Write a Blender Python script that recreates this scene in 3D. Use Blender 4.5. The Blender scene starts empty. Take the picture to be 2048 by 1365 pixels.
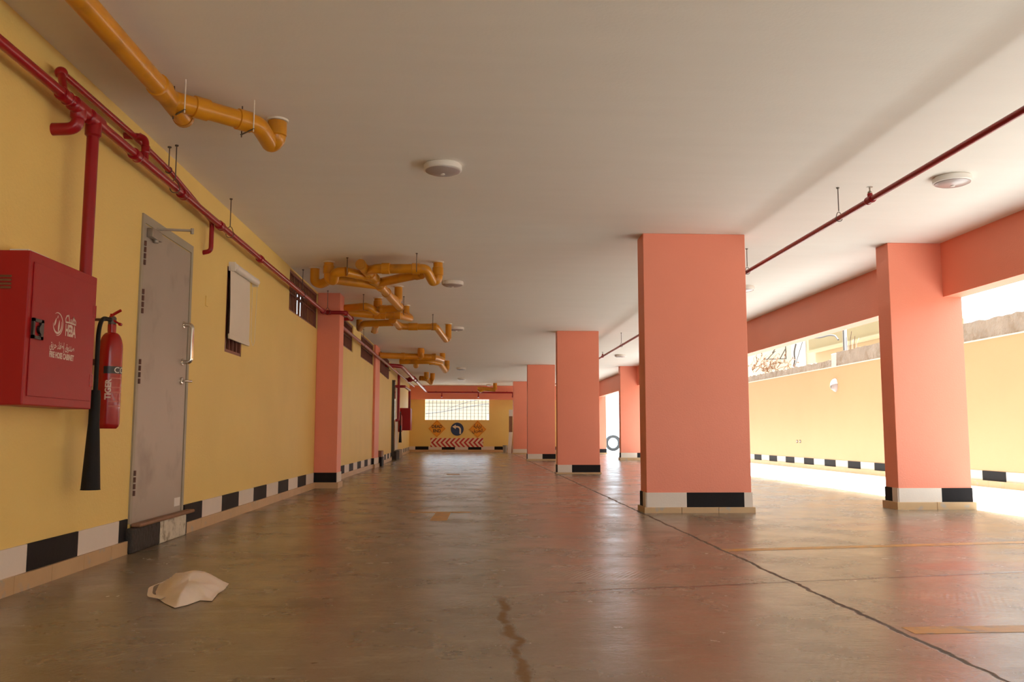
import bpy, bmesh, math, random
from mathutils import Vector, Matrix
random.seed(7)
SC = bpy.context.scene
COL = SC.collection
V = Vector
R = math.radians

# ------------------------------------------------------------------ camera
F, PITCH, YAW, ROLL, HC = 1754.32, .1057, .0474, .0015, .8
_cp, _sp, _cy, _sy = math.cos(PITCH), math.sin(PITCH), math.cos(YAW), math.sin(YAW)
FW = V((_sy*_cp, _cy*_cp, _sp)); _rt = V((_cy, -_sy, 0)); _up = _rt.cross(FW)
_cr, _sr = math.cos(ROLL), math.sin(ROLL)
RT = _cr*_rt + _sr*_up; UP = -_sr*_rt + _cr*_up
EYE = V((0, 0, HC))
def ray(x, y): return FW + RT*((x-1024)/F) - UP*((y-682.5)/F)
def atX(x, y, X): d = ray(x, y); return EYE + d*(X/d.x)
def atY(x, y, Y): d = ray(x, y); return EYE + d*(Y/d.y)
def atZ(x, y, z): d = ray(x, y); return EYE + d*((z-HC)/d.z)
cam = bpy.data.cameras.new('camera'); camo = bpy.data.objects.new('camera', cam); COL.objects.link(camo)
cam.sensor_width = 36; cam.lens = 36*F/2048; cam.clip_start = .05; cam.clip_end = 500
camo.matrix_world = Matrix(((RT.x, UP.x, -FW.x, 0), (RT.y, UP.y, -FW.y, 0), (RT.z, UP.z, -FW.z, HC), (0, 0, 0, 1)))
SC.camera = camo

# ------------------------------------------------------------------ layout (metres)
H = 2.913            # ceiling
XL = -2.30           # yellow wall
YB = 39.0            # end wall
XB0, XB1 = 5.2, 5.42 # edge beam
ZBEAM = 2.31
XF = 8.1             # boundary wall across the driveway
YBEND = 22.3
def wallx(y): return XL if y < YBEND else XL - (y-YBEND)*(.37/16.7)

# ------------------------------------------------------------------ materials
def nodes_of(m):
    m.use_nodes = True; nt = m.node_tree
    return nt, nt.nodes, nt.links, nt.nodes['Principled BSDF']
def mat(name, col, rough=.5, var=.1, vscale=3., bump=0., bscale=60., metal=0., coat=0., spec=.5, bdist=.01, dirt=None, dirt_scale=2., dirt_lo=.55, dirt_hi=.75):
    m = bpy.data.materials.new(name); nt, N, L, P = nodes_of(m)
    tc = N.new('ShaderNodeTexCoord')
    nz = N.new('ShaderNodeTexNoise'); nz.inputs['Scale'].default_value = vscale; nz.inputs['Detail'].default_value = 5
    L.new(tc.outputs['Object'], nz.inputs['Vector'])
    mx = N.new('ShaderNodeMix'); mx.data_type = 'RGBA'
    mx.inputs['A'].default_value = (*[c*(1-var) for c in col], 1); mx.inputs['B'].default_value = (*[min(1, c*(1+var)) for c in col], 1)
    L.new(nz.outputs['Fac'], mx.inputs['Factor']); out = mx.outputs['Result']
    if dirt:
        n2 = N.new('ShaderNodeTexNoise'); n2.inputs['Scale'].default_value = dirt_scale; n2.inputs['Detail'].default_value = 8
        L.new(tc.outputs['Object'], n2.inputs['Vector'])
        mr = N.new('ShaderNodeMapRange'); mr.inputs['From Min'].default_value = dirt_lo; mr.inputs['From Max'].default_value = dirt_hi
        L.new(n2.outputs['Fac'], mr.inputs['Value'])
        m2 = N.new('ShaderNodeMix'); m2.data_type = 'RGBA'; m2.inputs['B'].default_value = (*dirt, 1)
        L.new(mr.outputs['Result'], m2.inputs['Factor']); L.new(out, m2.inputs['A']); out = m2.outputs['Result']
    L.new(out, P.inputs['Base Color'])
    P.inputs['Roughness'].default_value = rough; P.inputs['Metallic'].default_value = metal
    P.inputs['Coat Weight'].default_value = coat; P.inputs['Specular IOR Level'].default_value = spec
    if bump:
        nb = N.new('ShaderNodeTexNoise'); nb.inputs['Scale'].default_value = bscale; nb.inputs['Detail'].default_value = 4
        L.new(tc.outputs['Object'], nb.inputs['Vector'])
        b = N.new('ShaderNodeBump'); b.inputs['Strength'].default_value = bump; b.inputs['Distance'].default_value = bdist
        L.new(nb.outputs['Fac'], b.inputs['Height']); L.new(b.outputs['Normal'], P.inputs['Normal'])
    return m
M = {}
M['yellow'] = mat('yellow_wall_paint', (.81, .585, .18), .55, .07, 1.3, .35, 55, bdist=.006)
M['yellow_out'] = mat('dulled_yellow_wall_paint', (.575, .362, .188), .6, .05, 1.3, .2, 55, bdist=.006)  # duller than the indoor yellow to offset the strong outdoor light
M['pink'] = mat('salmon_wall_paint', (.84, .275, .172), .5, .05, 1.5, .3, 60, bdist=.006)
M['white_tile'] = mat('white_band_paint', (.74, .66, .57), .5, .06, 6, .1, 60)
M['black_tile'] = mat('black_band_paint', (.014, .012, .013), .6, .2, 6, .1, 60, spec=.15)
M['kerb'] = mat('buff_skirting_tile', (.56, .37, .19), .45, .14, 5, .1, 30, dirt=(.42, .36, .28), dirt_scale=9, dirt_lo=.6, dirt_hi=.7)
M['red_pipe'] = mat('red_pipe_paint', (.30, .006, .012), .3, .15, 4, .05, 40, coat=.15, spec=.35)
M['red_cab'] = mat('red_cabinet_enamel', (.36, .010, .012), .42, .06, 2, .03, 80, spec=.3)
M['red_ext'] = mat('red_cylinder_enamel', (.36, .008, .007), .25, .06, 3, coat=.25, spec=.4)
M['pvc'] = mat('yellow_pipe_paint', (.62, .26, .012), .33, .16, 5, .05, 30, coat=.12, spec=.4, dirt=(.36, .15, .02), dirt_scale=4, dirt_lo=.55, dirt_hi=.75)
M['pvc_dark'] = mat('yellow_pipe_cap_paint', (.46, .19, .015), .4, .15, 6)
M['bare_pvc'] = mat('bare_white_plastic', (.72, .66, .55), .4, .1, 20)
M['steel_door'] = mat('grey_door_metal', (.40, .345, .285), .42, .1, 1.6, .04, 30, metal=.25, dirt=(.24, .19, .15), dirt_scale=2.6, dirt_lo=.56, dirt_hi=.82)
M['frame_grey'] = mat('grey_frame_metal', (.36, .32, .24), .5, .12, 6)
M['chrome'] = mat('polished_steel', (.75, .70, .62), .14, .05, 5, metal=1)
M['dull_steel'] = mat('dull_steel', (.42, .37, .31), .4, .12, 8, metal=.8)
M['hinge'] = mat('rusty_hinge_metal', (.10, .035, .022), .6, .3, 40)
M['rod'] = mat('hanger_rod_metal', (.13, .10, .085), .5, .2, 30, metal=.5)
M['black_rubber'] = mat('black_rubber', (.013, .012, .012), .6, .2, 20, .1, 90, spec=.2)
M['black_plastic'] = mat('black_plastic', (.02, .018, .018), .35, .1, 10)
M['tyre'] = mat('worn_tyre_rubber', (.045, .05, .06), .7, .25, 14, .25, 70)
M['print'] = mat('pale_print', (.72, .55, .47), .5, .04, 5)
M['white'] = mat('white_plastic', (.78, .74, .68), .4, .05, 5)
M['lampglass'] = mat('frosted_lamp_cover', (.42, .345, .33), .25, .05, 6)
M['fabric'] = mat('blind_fabric', (.72, .64, .53), .8, .05, 3, .1, 200)
M['brown_metal'] = mat('brown_grille_paint', (.24, .075, .045), .5, .25, 12)
M['dark_room'] = mat('dark_room_brown', (.20, .12, .07), .8, .3, 3)
M['wood'] = mat('worn_brown_wood', (.26, .13, .07), .6, .3, 9, .2, 40)
M['board_white'] = mat('painted_white_board', (.72, .70, .66), .5, .1, 4)
M['board_brown'] = mat('brown_board', (.23, .11, .06), .6, .2, 6)
M['bucket'] = mat('grey_bucket_plastic', (.33, .32, .32), .5, .1, 8)
M['sign_orange'] = mat('orange_sign_sheet', (.80, .33, .015), .4, .05, 6)
M['sign_blue'] = mat('blue_sign_sheet', (.012, .03, .10), .35, .1, 6)
M['sign_white'] = mat('pale_sign_sheet', (.76, .62, .45), .45, .05, 6)
M['sign_red'] = mat('red_sign_sheet', (.48, .018, .014), .4, .08, 6)
M['lettering'] = mat('black_lettering', (.035, .02, .012), .5, .1, 6)
M['lane_paint'] = mat('yellow_floor_paint', (.55, .27, .045), .42, .15, 9, .1, 40, dirt=(.30, .20, .11), dirt_scale=11, dirt_lo=.52, dirt_hi=.68)
M['conc_rough'] = mat('rough_grey_concrete', (.36, .29, .23), .9, .25, 4, .9, 14, bdist=.04, dirt=(.27, .20, .14), dirt_scale=5, dirt_lo=.5, dirt_hi=.7)
M['conc_pale'] = mat('pale_concrete', (.60, .56, .52), .85, .12, 5, .5, 18, bdist=.03)
M['driveway'] = mat('pale_dusty_driveway', (.74, .71, .67), .75, .1, 2.5, .2, 30, dirt=(.55, .55, .55), dirt_scale=1.7, dirt_lo=.62, dirt_hi=.72)
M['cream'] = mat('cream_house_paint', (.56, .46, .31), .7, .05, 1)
M['tan'] = mat('house_shade_tan', (.40, .325, .18), .7, .06, 1)  # darker tan stands in for shade on the neighbour's upper wall
M['glass_dark'] = mat('dim_window_pane', (.06, .06, .06), .1, .1, 3)
M['twig'] = mat('dry_vine', (.30, .15, .08), .8, .3, 20)
M['wire'] = mat('dark_cable', (.09, .075, .065), .6, .2, 10)
M['pole'] = mat('grey_pole_metal', (.50, .48, .45), .5, .1, 8)
M['step_white'] = mat('flaking_white_paint', (.66, .60, .47), .75, .2, 12, .7, 30, bdist=.02, dirt=(.33, .27, .18), dirt_scale=14, dirt_lo=.52, dirt_hi=.66)
M['step_black'] = mat('flaking_black_paint', (.03, .024, .02), .7, .5, 16, .7, 30, bdist=.02)

# bag: thin milky plastic
m = mat('milky_plastic_film', (.80, .68, .56), .38, .06, 6, .25, 22, bdist=.01); M['bag'] = m
nt, N, L, P = nodes_of(m); P.inputs['Subsurface Weight'].default_value = .25; P.inputs['Subsurface Radius'].default_value = (.02, .015, .01)

# ceiling: off-white paint with faint roller bands
m = bpy.data.materials.new('ceiling_paint'); nt, N, L, P = nodes_of(m); M['ceil'] = m
tc = N.new('ShaderNodeTexCoord'); mp = N.new('ShaderNodeMapping'); mp.inputs['Scale'].default_value = (.5, 2.6, 1); L.new(tc.outputs['Object'], mp.inputs['Vector'])
nz = N.new('ShaderNodeTexNoise'); nz.inputs['Scale'].default_value = 2.2; nz.inputs['Detail'].default_value = 6; L.new(mp.outputs['Vector'], nz.inputs['Vector'])
mx = N.new('ShaderNodeMix'); mx.data_type = 'RGBA'; mx.inputs['A'].default_value = (.79, .75, .69, 1); mx.inputs['B'].default_value = (.85, .81, .75, 1)
L.new(nz.outputs['Fac'], mx.inputs['Factor']); L.new(mx.outputs['Result'], P.inputs['Base Color']); P.inputs['Roughness'].default_value = .75
nb = N.new('ShaderNodeTexNoise'); nb.inputs['Scale'].default_value = 50; L.new(tc.outputs['Object'], nb.inputs['Vector'])
b = N.new('ShaderNodeBump'); b.inputs['Strength'].default_value = .15; b.inputs['Distance'].default_value = .005; L.new(nb.outputs['Fac'], b.inputs['Height']); L.new(b.outputs['Normal'], P.inputs['Normal'])

# floor: sealed brown concrete with joints, a filled crack, stains and brush marks
m = bpy.data.materials.new('sealed_concrete_floor'); nt, N, L, P = nodes_of(m); M['floor'] = m
tc = N.new('ShaderNodeTexCoord'); sx = N.new('ShaderNodeSeparateXYZ'); L.new(tc.outputs['Object'], sx.inputs[0])
def mt(op, a, b_=None, c=None):
    n = N.new('ShaderNodeMath'); n.operation = op
    for i, v in enumerate((a, b_, c)):
        if v is None: continue
        if isinstance(v, (int, float)): n.inputs[i].default_value = v
        else: L.new(v, n.inputs[i])
    return n.outputs[0]
def noise(scale, detail=5, vec=None, rough=.5):
    n = N.new('ShaderNodeTexNoise'); n.inputs['Scale'].default_value = scale; n.inputs['Detail'].default_value = detail; n.inputs['Roughness'].default_value = rough
    L.new(vec or tc.outputs['Object'], n.inputs['Vector']); return n.outputs['Fac']
def step(v, lo, hi):
    n = N.new('ShaderNodeMapRange'); n.inputs['From Min'].default_value = lo; n.inputs['From Max'].default_value = hi; L.new(v, n.inputs['Value']); return n.outputs['Result']
def mixc(f, a, b_):
    n = N.new('ShaderNodeMix'); n.data_type = 'RGBA'
    if isinstance(f, float): n.inputs['Factor'].default_value = f
    else: L.new(f, n.inputs['Factor'])
    for k, v in (('A', a), ('B', b_)):
        if isinstance(v, tuple): n.inputs[k].default_value = (*v, 1)
        else: L.new(v, n.inputs[k])
    return n.outputs['Result']
X_, Y_ = sx.outputs['X'], sx.outputs['Y']
w1 = mt('SUBTRACT', noise(3.5, 6), .5); w2 = mt('SUBTRACT', noise(14, 4), .5)
wob = mt('ADD', mt('MULTIPLY', w1, .05), mt('MULTIPLY', w2, .025))
jx = mt('ABSOLUTE', mt('SUBTRACT', mt('ADD', X_, wob), 1.755))
jw = mt('MULTIPLY', noise(1.3, 3), .022)
j1 = step(mt('SUBTRACT', jx, jw), .004, -.004)
ymod = mt('ABSOLUTE', mt('SUBTRACT', mt('MODULO', mt('ADD', mt('ADD', Y_, mt('MULTIPLY', wob, .5)), mt('MULTIPLY', X_, -.196)), 8.9), 4.463))
j2 = step(ymod, .02, .007)
j2 = mt('MULTIPLY', j2, step(X_, .3, .8))
cr = mt('ABSOLUTE', mt('SUBTRACT', mt('ADD', X_, mt('MULTIPLY', w1, .2)), .175))
crk = mt('MULTIPLY', step(cr, .028, .008), mt('MULTIPLY', step(Y_, 4.5, 4.3), step(noise(9, 6), .22, .48)))
base = mixc(step(noise(.55, 8, rough=.62), .3, .7), (.185, .14, .088), (.285, .228, .155))
base = mixc(mt('MULTIPLY', step(noise(2.3, 8, rough=.65), .56, .74), .55), base, (.145, .10, .058))
mp = N.new('ShaderNodeMapping'); mp.inputs['Scale'].default_value = (1.6, 7, 1); mp.inputs['Rotation'].default_value = (0, 0, .12); L.new(tc.outputs['Object'], mp.inputs['Vector'])
strk = noise(1.6, 7, mp.outputs['Vector'], .65)
base = mixc(mt('MULTIPLY', step(strk, .55, .70), .5), base, (.37, .305, .215))
base = mixc(mt('MULTIPLY', step(noise(21, 3), .68, .75), .75), base, (.065, .042, .025))
mp3 = N.new('ShaderNodeMapping'); mp3.inputs['Scale'].default_value = (1, 2.4, 1); L.new(tc.outputs['Object'], mp3.inputs['Vector'])
base = mixc(mt('MULTIPLY', step(noise(8, 8, mp3.outputs['Vector'], .7), .58, .70), .5), base, (.12, .082, .048))
base = mixc(mt('MULTIPLY', step(noise(60, 4, rough=.7), .55, .7), .35), base, (.36, .285, .19))
def blot(cx, cy, rx, ry, soft=.25, wv=.35):
    dx = mt('DIVIDE', mt('SUBTRACT', X_, cx), rx); dy = mt('DIVIDE', mt('SUBTRACT', Y_, cy), ry)
    d = mt('SQRT', mt('ADD', mt('MULTIPLY', dx, dx), mt('MULTIPLY', dy, dy)))
    return step(mt('ADD', d, mt('MULTIPLY', w1, wv)), 1, 1-soft)
base = mixc(mt('MULTIPLY', blot(3.5, 7.62, .42, .36, .12), .75), base, (.33, .17, .10))
base = mixc(mt('MULTIPLY', blot(3.5, 7.58, .33, .27, .2), .5), base, (.27, .19, .12))
base = mixc(mt('MULTIPLY', blot(3.2, 5.35, .5, .22, .15, .9), .7), base, (.27, .12, .075))
base = mixc(mt('MULTIPLY', blot(3.1, 4.55, .5, .25, .15, .8), .5), base, (.22, .155, .09))
base = mixc(mt('MULTIPLY', blot(-.9, 4.3, .45, .12, .4, .9), .55), base, (.15, .11, .07))
base = mixc(crk, base, (.20, .105, .03))
base = mixc(mt('MULTIPLY', mt('MAXIMUM', j1, j2), .9), base, (.075, .04, .02))
L.new(base, P.inputs['Base Color'])
rg = mt('ADD', mt('MULTIPLY', step(noise(1.9, 7, rough=.6), .3, .7), .18), .15)
rg = mt('ADD', rg, mt('MULTIPLY', mt('MAXIMUM', j1, crk), .4)); L.new(rg, P.inputs['Roughness'])
wv = N.new('ShaderNodeTexWave'); wv.inputs['Scale'].default_value = 11; wv.inputs['Distortion'].default_value = 1.5; wv.inputs['Detail'].default_value = 2
mp2 = N.new('ShaderNodeMapping'); mp2.inputs['Rotation'].default_value = (0, 0, R(28)); L.new(tc.outputs['Object'], mp2.inputs['Vector']); L.new(mp2.outputs['Vector'], wv.inputs['Vector'])
patch = step(noise(1.1, 4), .54, .64)
hgt = mt('ADD', mt('MULTIPLY', mt('MULTIPLY', wv.outputs['Fac'], patch), .2), mt('ADD', mt('ADD', mt('MULTIPLY', noise(7, 6, rough=.6), .35), mt('MULTIPLY', noise(34, 6, rough=.65), .55)), mt('MULTIPLY', strk, .55)))
hgt = mt('SUBTRACT', hgt, mt('MULTIPLY', mt('MAXIMUM', j1, j2), 1.6))
b = N.new('ShaderNodeBump'); b.inputs['Strength'].default_value = .30; b.inputs['Distance'].default_value = .012; L.new(hgt, b.inputs['Height']); L.new(b.outputs['Normal'], P.inputs['Normal'])

# ------------------------------------------------------------------ mesh helpers
class MB:
    def __init__(s): s.v = []; s.f = []; s.m = []
    def add(s, vs, fs, mi=0):
        o = len(s.v); s.v += [tuple(v) for v in vs]
        for f in fs: s.f.append([i+o for i in f]); s.m.append(mi)
    def obox(s, c, ux, uy, uz, mi=0):
        c, ux, uy, uz = V(c), V(ux), V(uy), V(uz)
        vs = [c+a*ux+b*uy+d*uz for d in (-1, 1) for b in (-1, 1) for a in (-1, 1)]
        if ux.cross(uy).dot(uz) < 0: fs = [(0,1,3,2),(4,6,7,5),(0,4,5,1),(2,3,7,6),(0,2,6,4),(1,5,7,3)]
        else: fs = [(0,2,3,1),(4,5,7,6),(0,1,5,4),(2,6,7,3),(0,4,6,2),(1,3,7,5)]
        s.add(vs, fs, mi)
    def box(s, x0, x1, y0, y1, z0, z1, mi=0):
        s.obox(((x0+x1)/2, (y0+y1)/2, (z0+z1)/2), ((x1-x0)/2, 0, 0), (0, (y1-y0)/2, 0), (0, 0, (z1-z0)/2), mi)
    def tube(s, pts, r, n=12, mi=0, cap=True, closed=False):
        pts = [V(p) for p in pts]; k = len(pts)
        rs = r if isinstance(r, (list, tuple)) else [r]*k
        def tan(i):
            if closed: return (pts[(i+1) % k]-pts[i-1]).normalized()
            if i == 0: return (pts[1]-pts[0]).normalized()
            if i == k-1: return (pts[-1]-pts[-2]).normalized()
            return ((pts[i+1]-pts[i]).normalized()+(pts[i]-pts[i-1]).normalized()).normalized()
        t = tan(0); a = t.orthogonal().normalized(); vs = []; pt = t
        for i in range(k):
            t = tan(i); q = pt.rotation_difference(t); a = q @ a; a = (a-t*a.dot(t)).normalized(); bb = t.cross(a); pt = t
            for j in range(n):
                th = 2*math.pi*j/n; vs.append(pts[i]+rs[i]*(math.cos(th)*a+math.sin(th)*bb))
        fs = []
        for i in range(k if closed else k-1):
            for j in range(n):
                i2 = (i+1) % k; fs.append((i*n+j, i*n+(j+1) % n, i2*n+(j+1) % n, i2*n+j))
        if cap and not closed: fs.append(tuple(range(n-1, -1, -1))); fs.append(tuple((k-1)*n+j for j in range(n)))
        s.add(vs, fs, mi)
    def cyl(s, a, b, r, n=16, mi=0): s.tube([a, b], r, n, mi)
    def lathe(s, prof, o, axis=(0, 0, 1), n=24, mi=0):
        o = V(o); ax = V(axis).normalized(); a = ax.orthogonal().normalized(); b = ax.cross(a); vs = []; fs = []
        for (r, h) in prof:
            for j in range(n):
                th = 2*math.pi*j/n; vs.append(o+ax*h+r*(math.cos(th)*a+math.sin(th)*b))
        for i in range(len(prof)-1):
            for j in range(n): fs.append((i*n+j, i*n+(j+1) % n, (i+1)*n+(j+1) % n, (i+1)*n+j))
        if prof[0][0] > 1e-5: fs.append(tuple(range(n-1, -1, -1)))
        if prof[-1][0] > 1e-5: fs.append(tuple((len(prof)-1)*n+j for j in range(n)))
        s.add(vs, fs, mi)
    def prism(s, poly, ext, mi=0):
        p = [V(q) for q in poly]; e = V(ext); n = len(p)
        s.add(p+[q+e for q in p], [tuple(range(n-1, -1, -1)), tuple(range(n, 2*n))]+[(i, (i+1) % n, (i+1) % n+n, i+n) for i in range(n)], mi)
    def build(s, name, mats, parent=None, bevel=0., smooth=40, fix=True):
        me = bpy.data.meshes.new(name); me.from_pydata(s.v, [], s.f)
        for q in (mats if isinstance(mats, (list, tuple)) else [mats]): me.materials.append(q)
        me.polygons.foreach_set('material_index', s.m)
        if fix:
            bm = bmesh.new(); bm.from_mesh(me); bmesh.ops.recalc_face_normals(bm, faces=bm.faces); bm.to_mesh(me); bm.free()
        if smooth:
            me.polygons.foreach_set('use_smooth', [True]*len(me.polygons)); me.set_sharp_from_angle(angle=R(smooth))
        me.update()
        o = bpy.data.objects.new(name, me); COL.objects.link(o)
        if parent:
            o.parent = parent
            if parent.parent is None and parent.type == 'EMPTY': o.location = -parent.location
        if bevel:
            bv = o.modifiers.new('bevel', 'BEVEL'); bv.width = bevel; bv.segments = 2; bv.limit_method = 'ANGLE'; bv.angle_limit = R(50)
        return o
def fil(pts, r, n=6):
    pts = [V(p) for p in pts]; out = [pts[0]]
    for i in range(1, len(pts)-1):
        a, p, b = pts[i-1], pts[i], pts[i+1]; da, db = (a-p), (b-p); la, lb = da.length, db.length; da.normalize(); db.normalize()
        d = min(r, la*.48, lb*.48); q0, q1 = p+da*d, p+db*d
        for k in range(n+1):
            t = k/n; out.append(q0*(1-t)**2+p*2*t*(1-t)+q1*t*t)
    out.append(pts[-1]); return out
def tag(o, label=None, cat=None, group=None, kind=None):
    for k, v in (('label', label), ('category', cat), ('group', group), ('kind', kind)):
        if v: o[k] = v
    return o
def thing(name, label, cat, loc, group=None, kind=None):
    e = bpy.data.objects.new(name, None); COL.objects.link(e); e.location = loc; e.empty_display_size = .1
    bpy.context.view_layer.update(); return tag(e, label, cat, group, kind)
def st(o): o['kind'] = 'structure'; return o
def text_mesh(body, size, name, material, parent, origin, ux, uy, xs=1., bold=0., align='CENTER', wrap=None, thick=.0012, maxw=None):
    c = bpy.data.curves.new('t', 'FONT'); c.body = body; c.size = size; c.align_x = align; c.offset = bold; c.resolution_u = 4
    t = bpy.data.objects.new('t', c); COL.objects.link(t); bpy.context.view_layer.update()
    if maxw: xs = maxw/max(1e-6, t.dimensions.x)
    me0 = t.evaluated_get(bpy.context.evaluated_depsgraph_get()).to_mesh()
    vs = [v.co.copy() for v in me0.vertices]; fs = [list(p.vertices) for p in me0.polygons]
    t.evaluated_get(bpy.context.evaluated_depsgraph_get()).to_mesh_clear(); bpy.data.objects.remove(t); bpy.data.curves.remove(c)
    if wrap:                                            # fine facets so the print follows the curved cylinder
        bm = bmesh.new(); bv = [bm.verts.new(v) for v in vs]
        for f in fs:
            try: bm.faces.new([bv[i] for i in f])
            except ValueError: pass
        bmesh.ops.triangulate(bm, faces=bm.faces); bmesh.ops.subdivide_edges(bm, edges=bm.edges, cuts=5, use_grid_fill=True)
        bm.verts.index_update(); vs = [v.co.copy() for v in bm.verts]; fs = [[v.index for v in f.verts] for f in bm.faces]; bm.free()
    origin, ux, uy = V(origin), V(ux), V(uy); nrm = ux.cross(uy)
    mb = MB(); out = []
    for v in vs:
        p = ux*(v.x*xs)+uy*v.y
        out.append(wrap(p) if wrap else origin+p+nrm*thick)
    mb.add(out, fs); return mb.build(name, material, parent, smooth=0, fix=False)

# ------------------------------------------------------------------ setting: floor, ceiling, walls
mb = MB(); mb.box(-3.0, XB1, -9, YB+.3, -.25, 0); fl = st(mb.build('floor', M['floor'], smooth=0))
def mark(poly):
    mb = MB(); mb.prism([(x, y, .0005) for x, y in poly], (0, 0, .0007)); o = mb.build('painted_line', M['lane_paint'], fl, smooth=0); return o
def gp(x, y): p = atZ(x, y, 0); return (p.x, p.y)
mark([(1.76, 6.06), (5.3, 6.62), (5.3, 6.73), (1.76, 6.17)])
mark([(1.80, 3.56), (5.3, 3.66), (5.3, 3.78), (1.80, 3.68)])
mark([(-.62, 9.1), (.02, 9.1), (.02, 9.2), (-.62, 9.2)])
mark([(-.37, 8.28), (-.21, 8.28), (-.19, 9.1), (-.34, 9.1)])
mark([(-.45, 17.4), (-.2, 17.4), (-.2, 17.75), (-.45, 17.75)])
mark([(-.75, 17.75), (.1, 17.75), (.1, 17.85), (-.75, 17.85)])
mb = MB(); mb.box(-2.55, XB1, -9, YB+.35, H, H+.35); mb.box(-3.1, -2.55, 24.2, YB+.35, H, H+.35); st(mb.build('ceiling', M['ceil'], smooth=0))

# yellow wall with openings
opens = [(8.29, 8.89, 1.565, 2.38), (11.12, 13.19, 2.36, 2.895), (14.4, 17.2, 2.38, 2.895), (18.45, 20.9, 2.40, 2.895)]
ys = sorted({-9, YBEND} | {o[0] for o in opens} | {o[1] for o in opens})
mb = MB()
for a, b_ in zip(ys, ys[1:]):
    op = [o for o in opens if o[0] <= a and b_ <= o[1]]
    if op: mb.box(XL-.25, XL, a, b_, 0, op[0][2]); mb.box(XL-.25, XL, a, b_, op[0][3], H)
    else: mb.box(XL-.25, XL, a, b_, 0, H)
mb.prism([(wallx(YBEND), YBEND, 0), (wallx(YB+.3), YB+.3, 0), (wallx(YB+.3)-.25, YB+.3, 0), (wallx(YBEND)-.25, YBEND, 0)], (0, 0, H))
st(mb.build('wall_left', M['yellow'], smooth=0))
# dim room behind the grilles, with two gaps to the daylight
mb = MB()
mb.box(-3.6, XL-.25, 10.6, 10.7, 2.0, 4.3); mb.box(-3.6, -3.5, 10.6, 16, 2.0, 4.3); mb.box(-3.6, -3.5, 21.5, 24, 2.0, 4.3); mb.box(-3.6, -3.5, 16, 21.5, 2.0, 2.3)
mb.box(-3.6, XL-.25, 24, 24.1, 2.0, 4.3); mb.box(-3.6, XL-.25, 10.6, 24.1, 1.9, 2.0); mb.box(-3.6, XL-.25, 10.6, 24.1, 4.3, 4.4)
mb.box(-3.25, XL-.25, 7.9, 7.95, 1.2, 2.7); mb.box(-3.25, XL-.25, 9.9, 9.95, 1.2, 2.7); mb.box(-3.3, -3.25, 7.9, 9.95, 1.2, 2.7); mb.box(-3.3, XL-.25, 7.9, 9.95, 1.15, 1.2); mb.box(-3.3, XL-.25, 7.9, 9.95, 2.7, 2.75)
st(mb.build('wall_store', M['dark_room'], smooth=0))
# end wall with barred opening
WX0, WX1, WZ0, WZ1 = -1.99, .86, 1.415, ZBEAM
mb = MB(); xr = 9.0
mb.box(-3.0, WX0, YB, YB+.25, 0, H); mb.box(WX1, 4.4, YB, YB+.25, 0, H); mb.box(WX0, WX1, YB, YB+.25, 0, WZ0); mb.box(WX0, WX1, YB, YB+.25, WZ1, H)
st(mb.build('wall_back', M['yellow'], smooth=0))
mb = MB(); mb.box(-2.55, -.6, -9.25, -9, 0, H); st(mb.build('wall_front', M['yellow'], smooth=0))  # unseen; cut short so light from the open front reaches the columns
# beams
mb = MB(); mb.box(XB0, XB1, -9, YB, ZBEAM, H); st(mb.build('trim_1', M['pink'], smooth=0))
mb = MB(); mb.box(XB1-.2, XB1, -9, YB+.35, H+.35, 8.5); st(mb.build('wall_sky_block', M['cream'], smooth=0))  # unseen upper facade added to cut sky light on the boundary wall
mb = MB(); mb.box(wallx(38.6)+.0, XB0, YB-.35, YB, ZBEAM, H); st(mb.build('trim_2', M['pink'], smooth=0))

# banded skirting: alternating black and white paint over a buff tile kerb
BANDM = [M['white_tile'], M['black_tile'], M['kerb']]
def band(mb, A, B, nrm, segs, zb, zt, th=.012, kth=.03):
    A, B, nrm = V((*A, 0)), V((*B, 0)), V((*nrm, 0)).normalized(); L_ = (B-A).length; d = (B-A).normalized()
    def seg(s0, s1, z0, z1, t, mi):
        c = A+d*((s0+s1)/2)+nrm*(t/2); c.z = (z0+z1)/2
        mb.obox(c, d*((s1-s0)/2), nrm*(t/2), (0, 0, (z1-z0)/2), mi)
    for s0, s1, k in segs: seg(max(0, s0), min(L_, s1), zb, zt, th, k)
    s = 0
    while s < L_-1e-4:
        e = min(L_, s+.4); seg(s, e-.003, -.02, zb, kth, 2); s = e
def altern(L_, first, w, k0):
    out = []; s = first; k = k0
    while s < L_:
        if s+w > 0: out.append((s, s+w, k))
        s += w; k = 1-k
    return out
W_ = .5987
mb = MB()
band(mb, (XL, -9), (XL, 6.09), (1, 0), altern(15.09, 9+4.7468-24*W_, W_, 1), .0865, .2285)
band(mb, (XL, 7.27), (XL, 13.19), (1, 0), altern(5.92, 4.7468+4*W_-7.27, W_, 1), .0865, .2285)
band(mb, (XL, 13.61), (XL, 20.9), (1, 0), altern(7.29, 15.7-13.61-4*.61, .61, 1), .0865, .2285)
band(mb, (XL, 21.9), (XL, YBEND), (1, 0), [(0, .4, 0)], .0865, .2285)
a, b_ = (wallx(YBEND), YBEND), (wallx(27.1), 27.1); band(mb, a, b_, (1, .022), altern(4.8, .1, .61, 0), .0865, .2285)
a, b_ = (wallx(30.2), 30.2), (wallx(YB), YB); band(mb, a, b_, (1, .022), altern(8.8, .1, .61, 1), .0865, .2285)
st(mb.build('baseboard_left', BANDM, smooth=0))
mb = MB(); band(mb, (-2.66, YB), (4.3, YB), (0, -1), altern(7, .26, .58, 1) + [(0, .26, 0)], .11, .25); st(mb.build('baseboard_back', BANDM, smooth=0))
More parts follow.
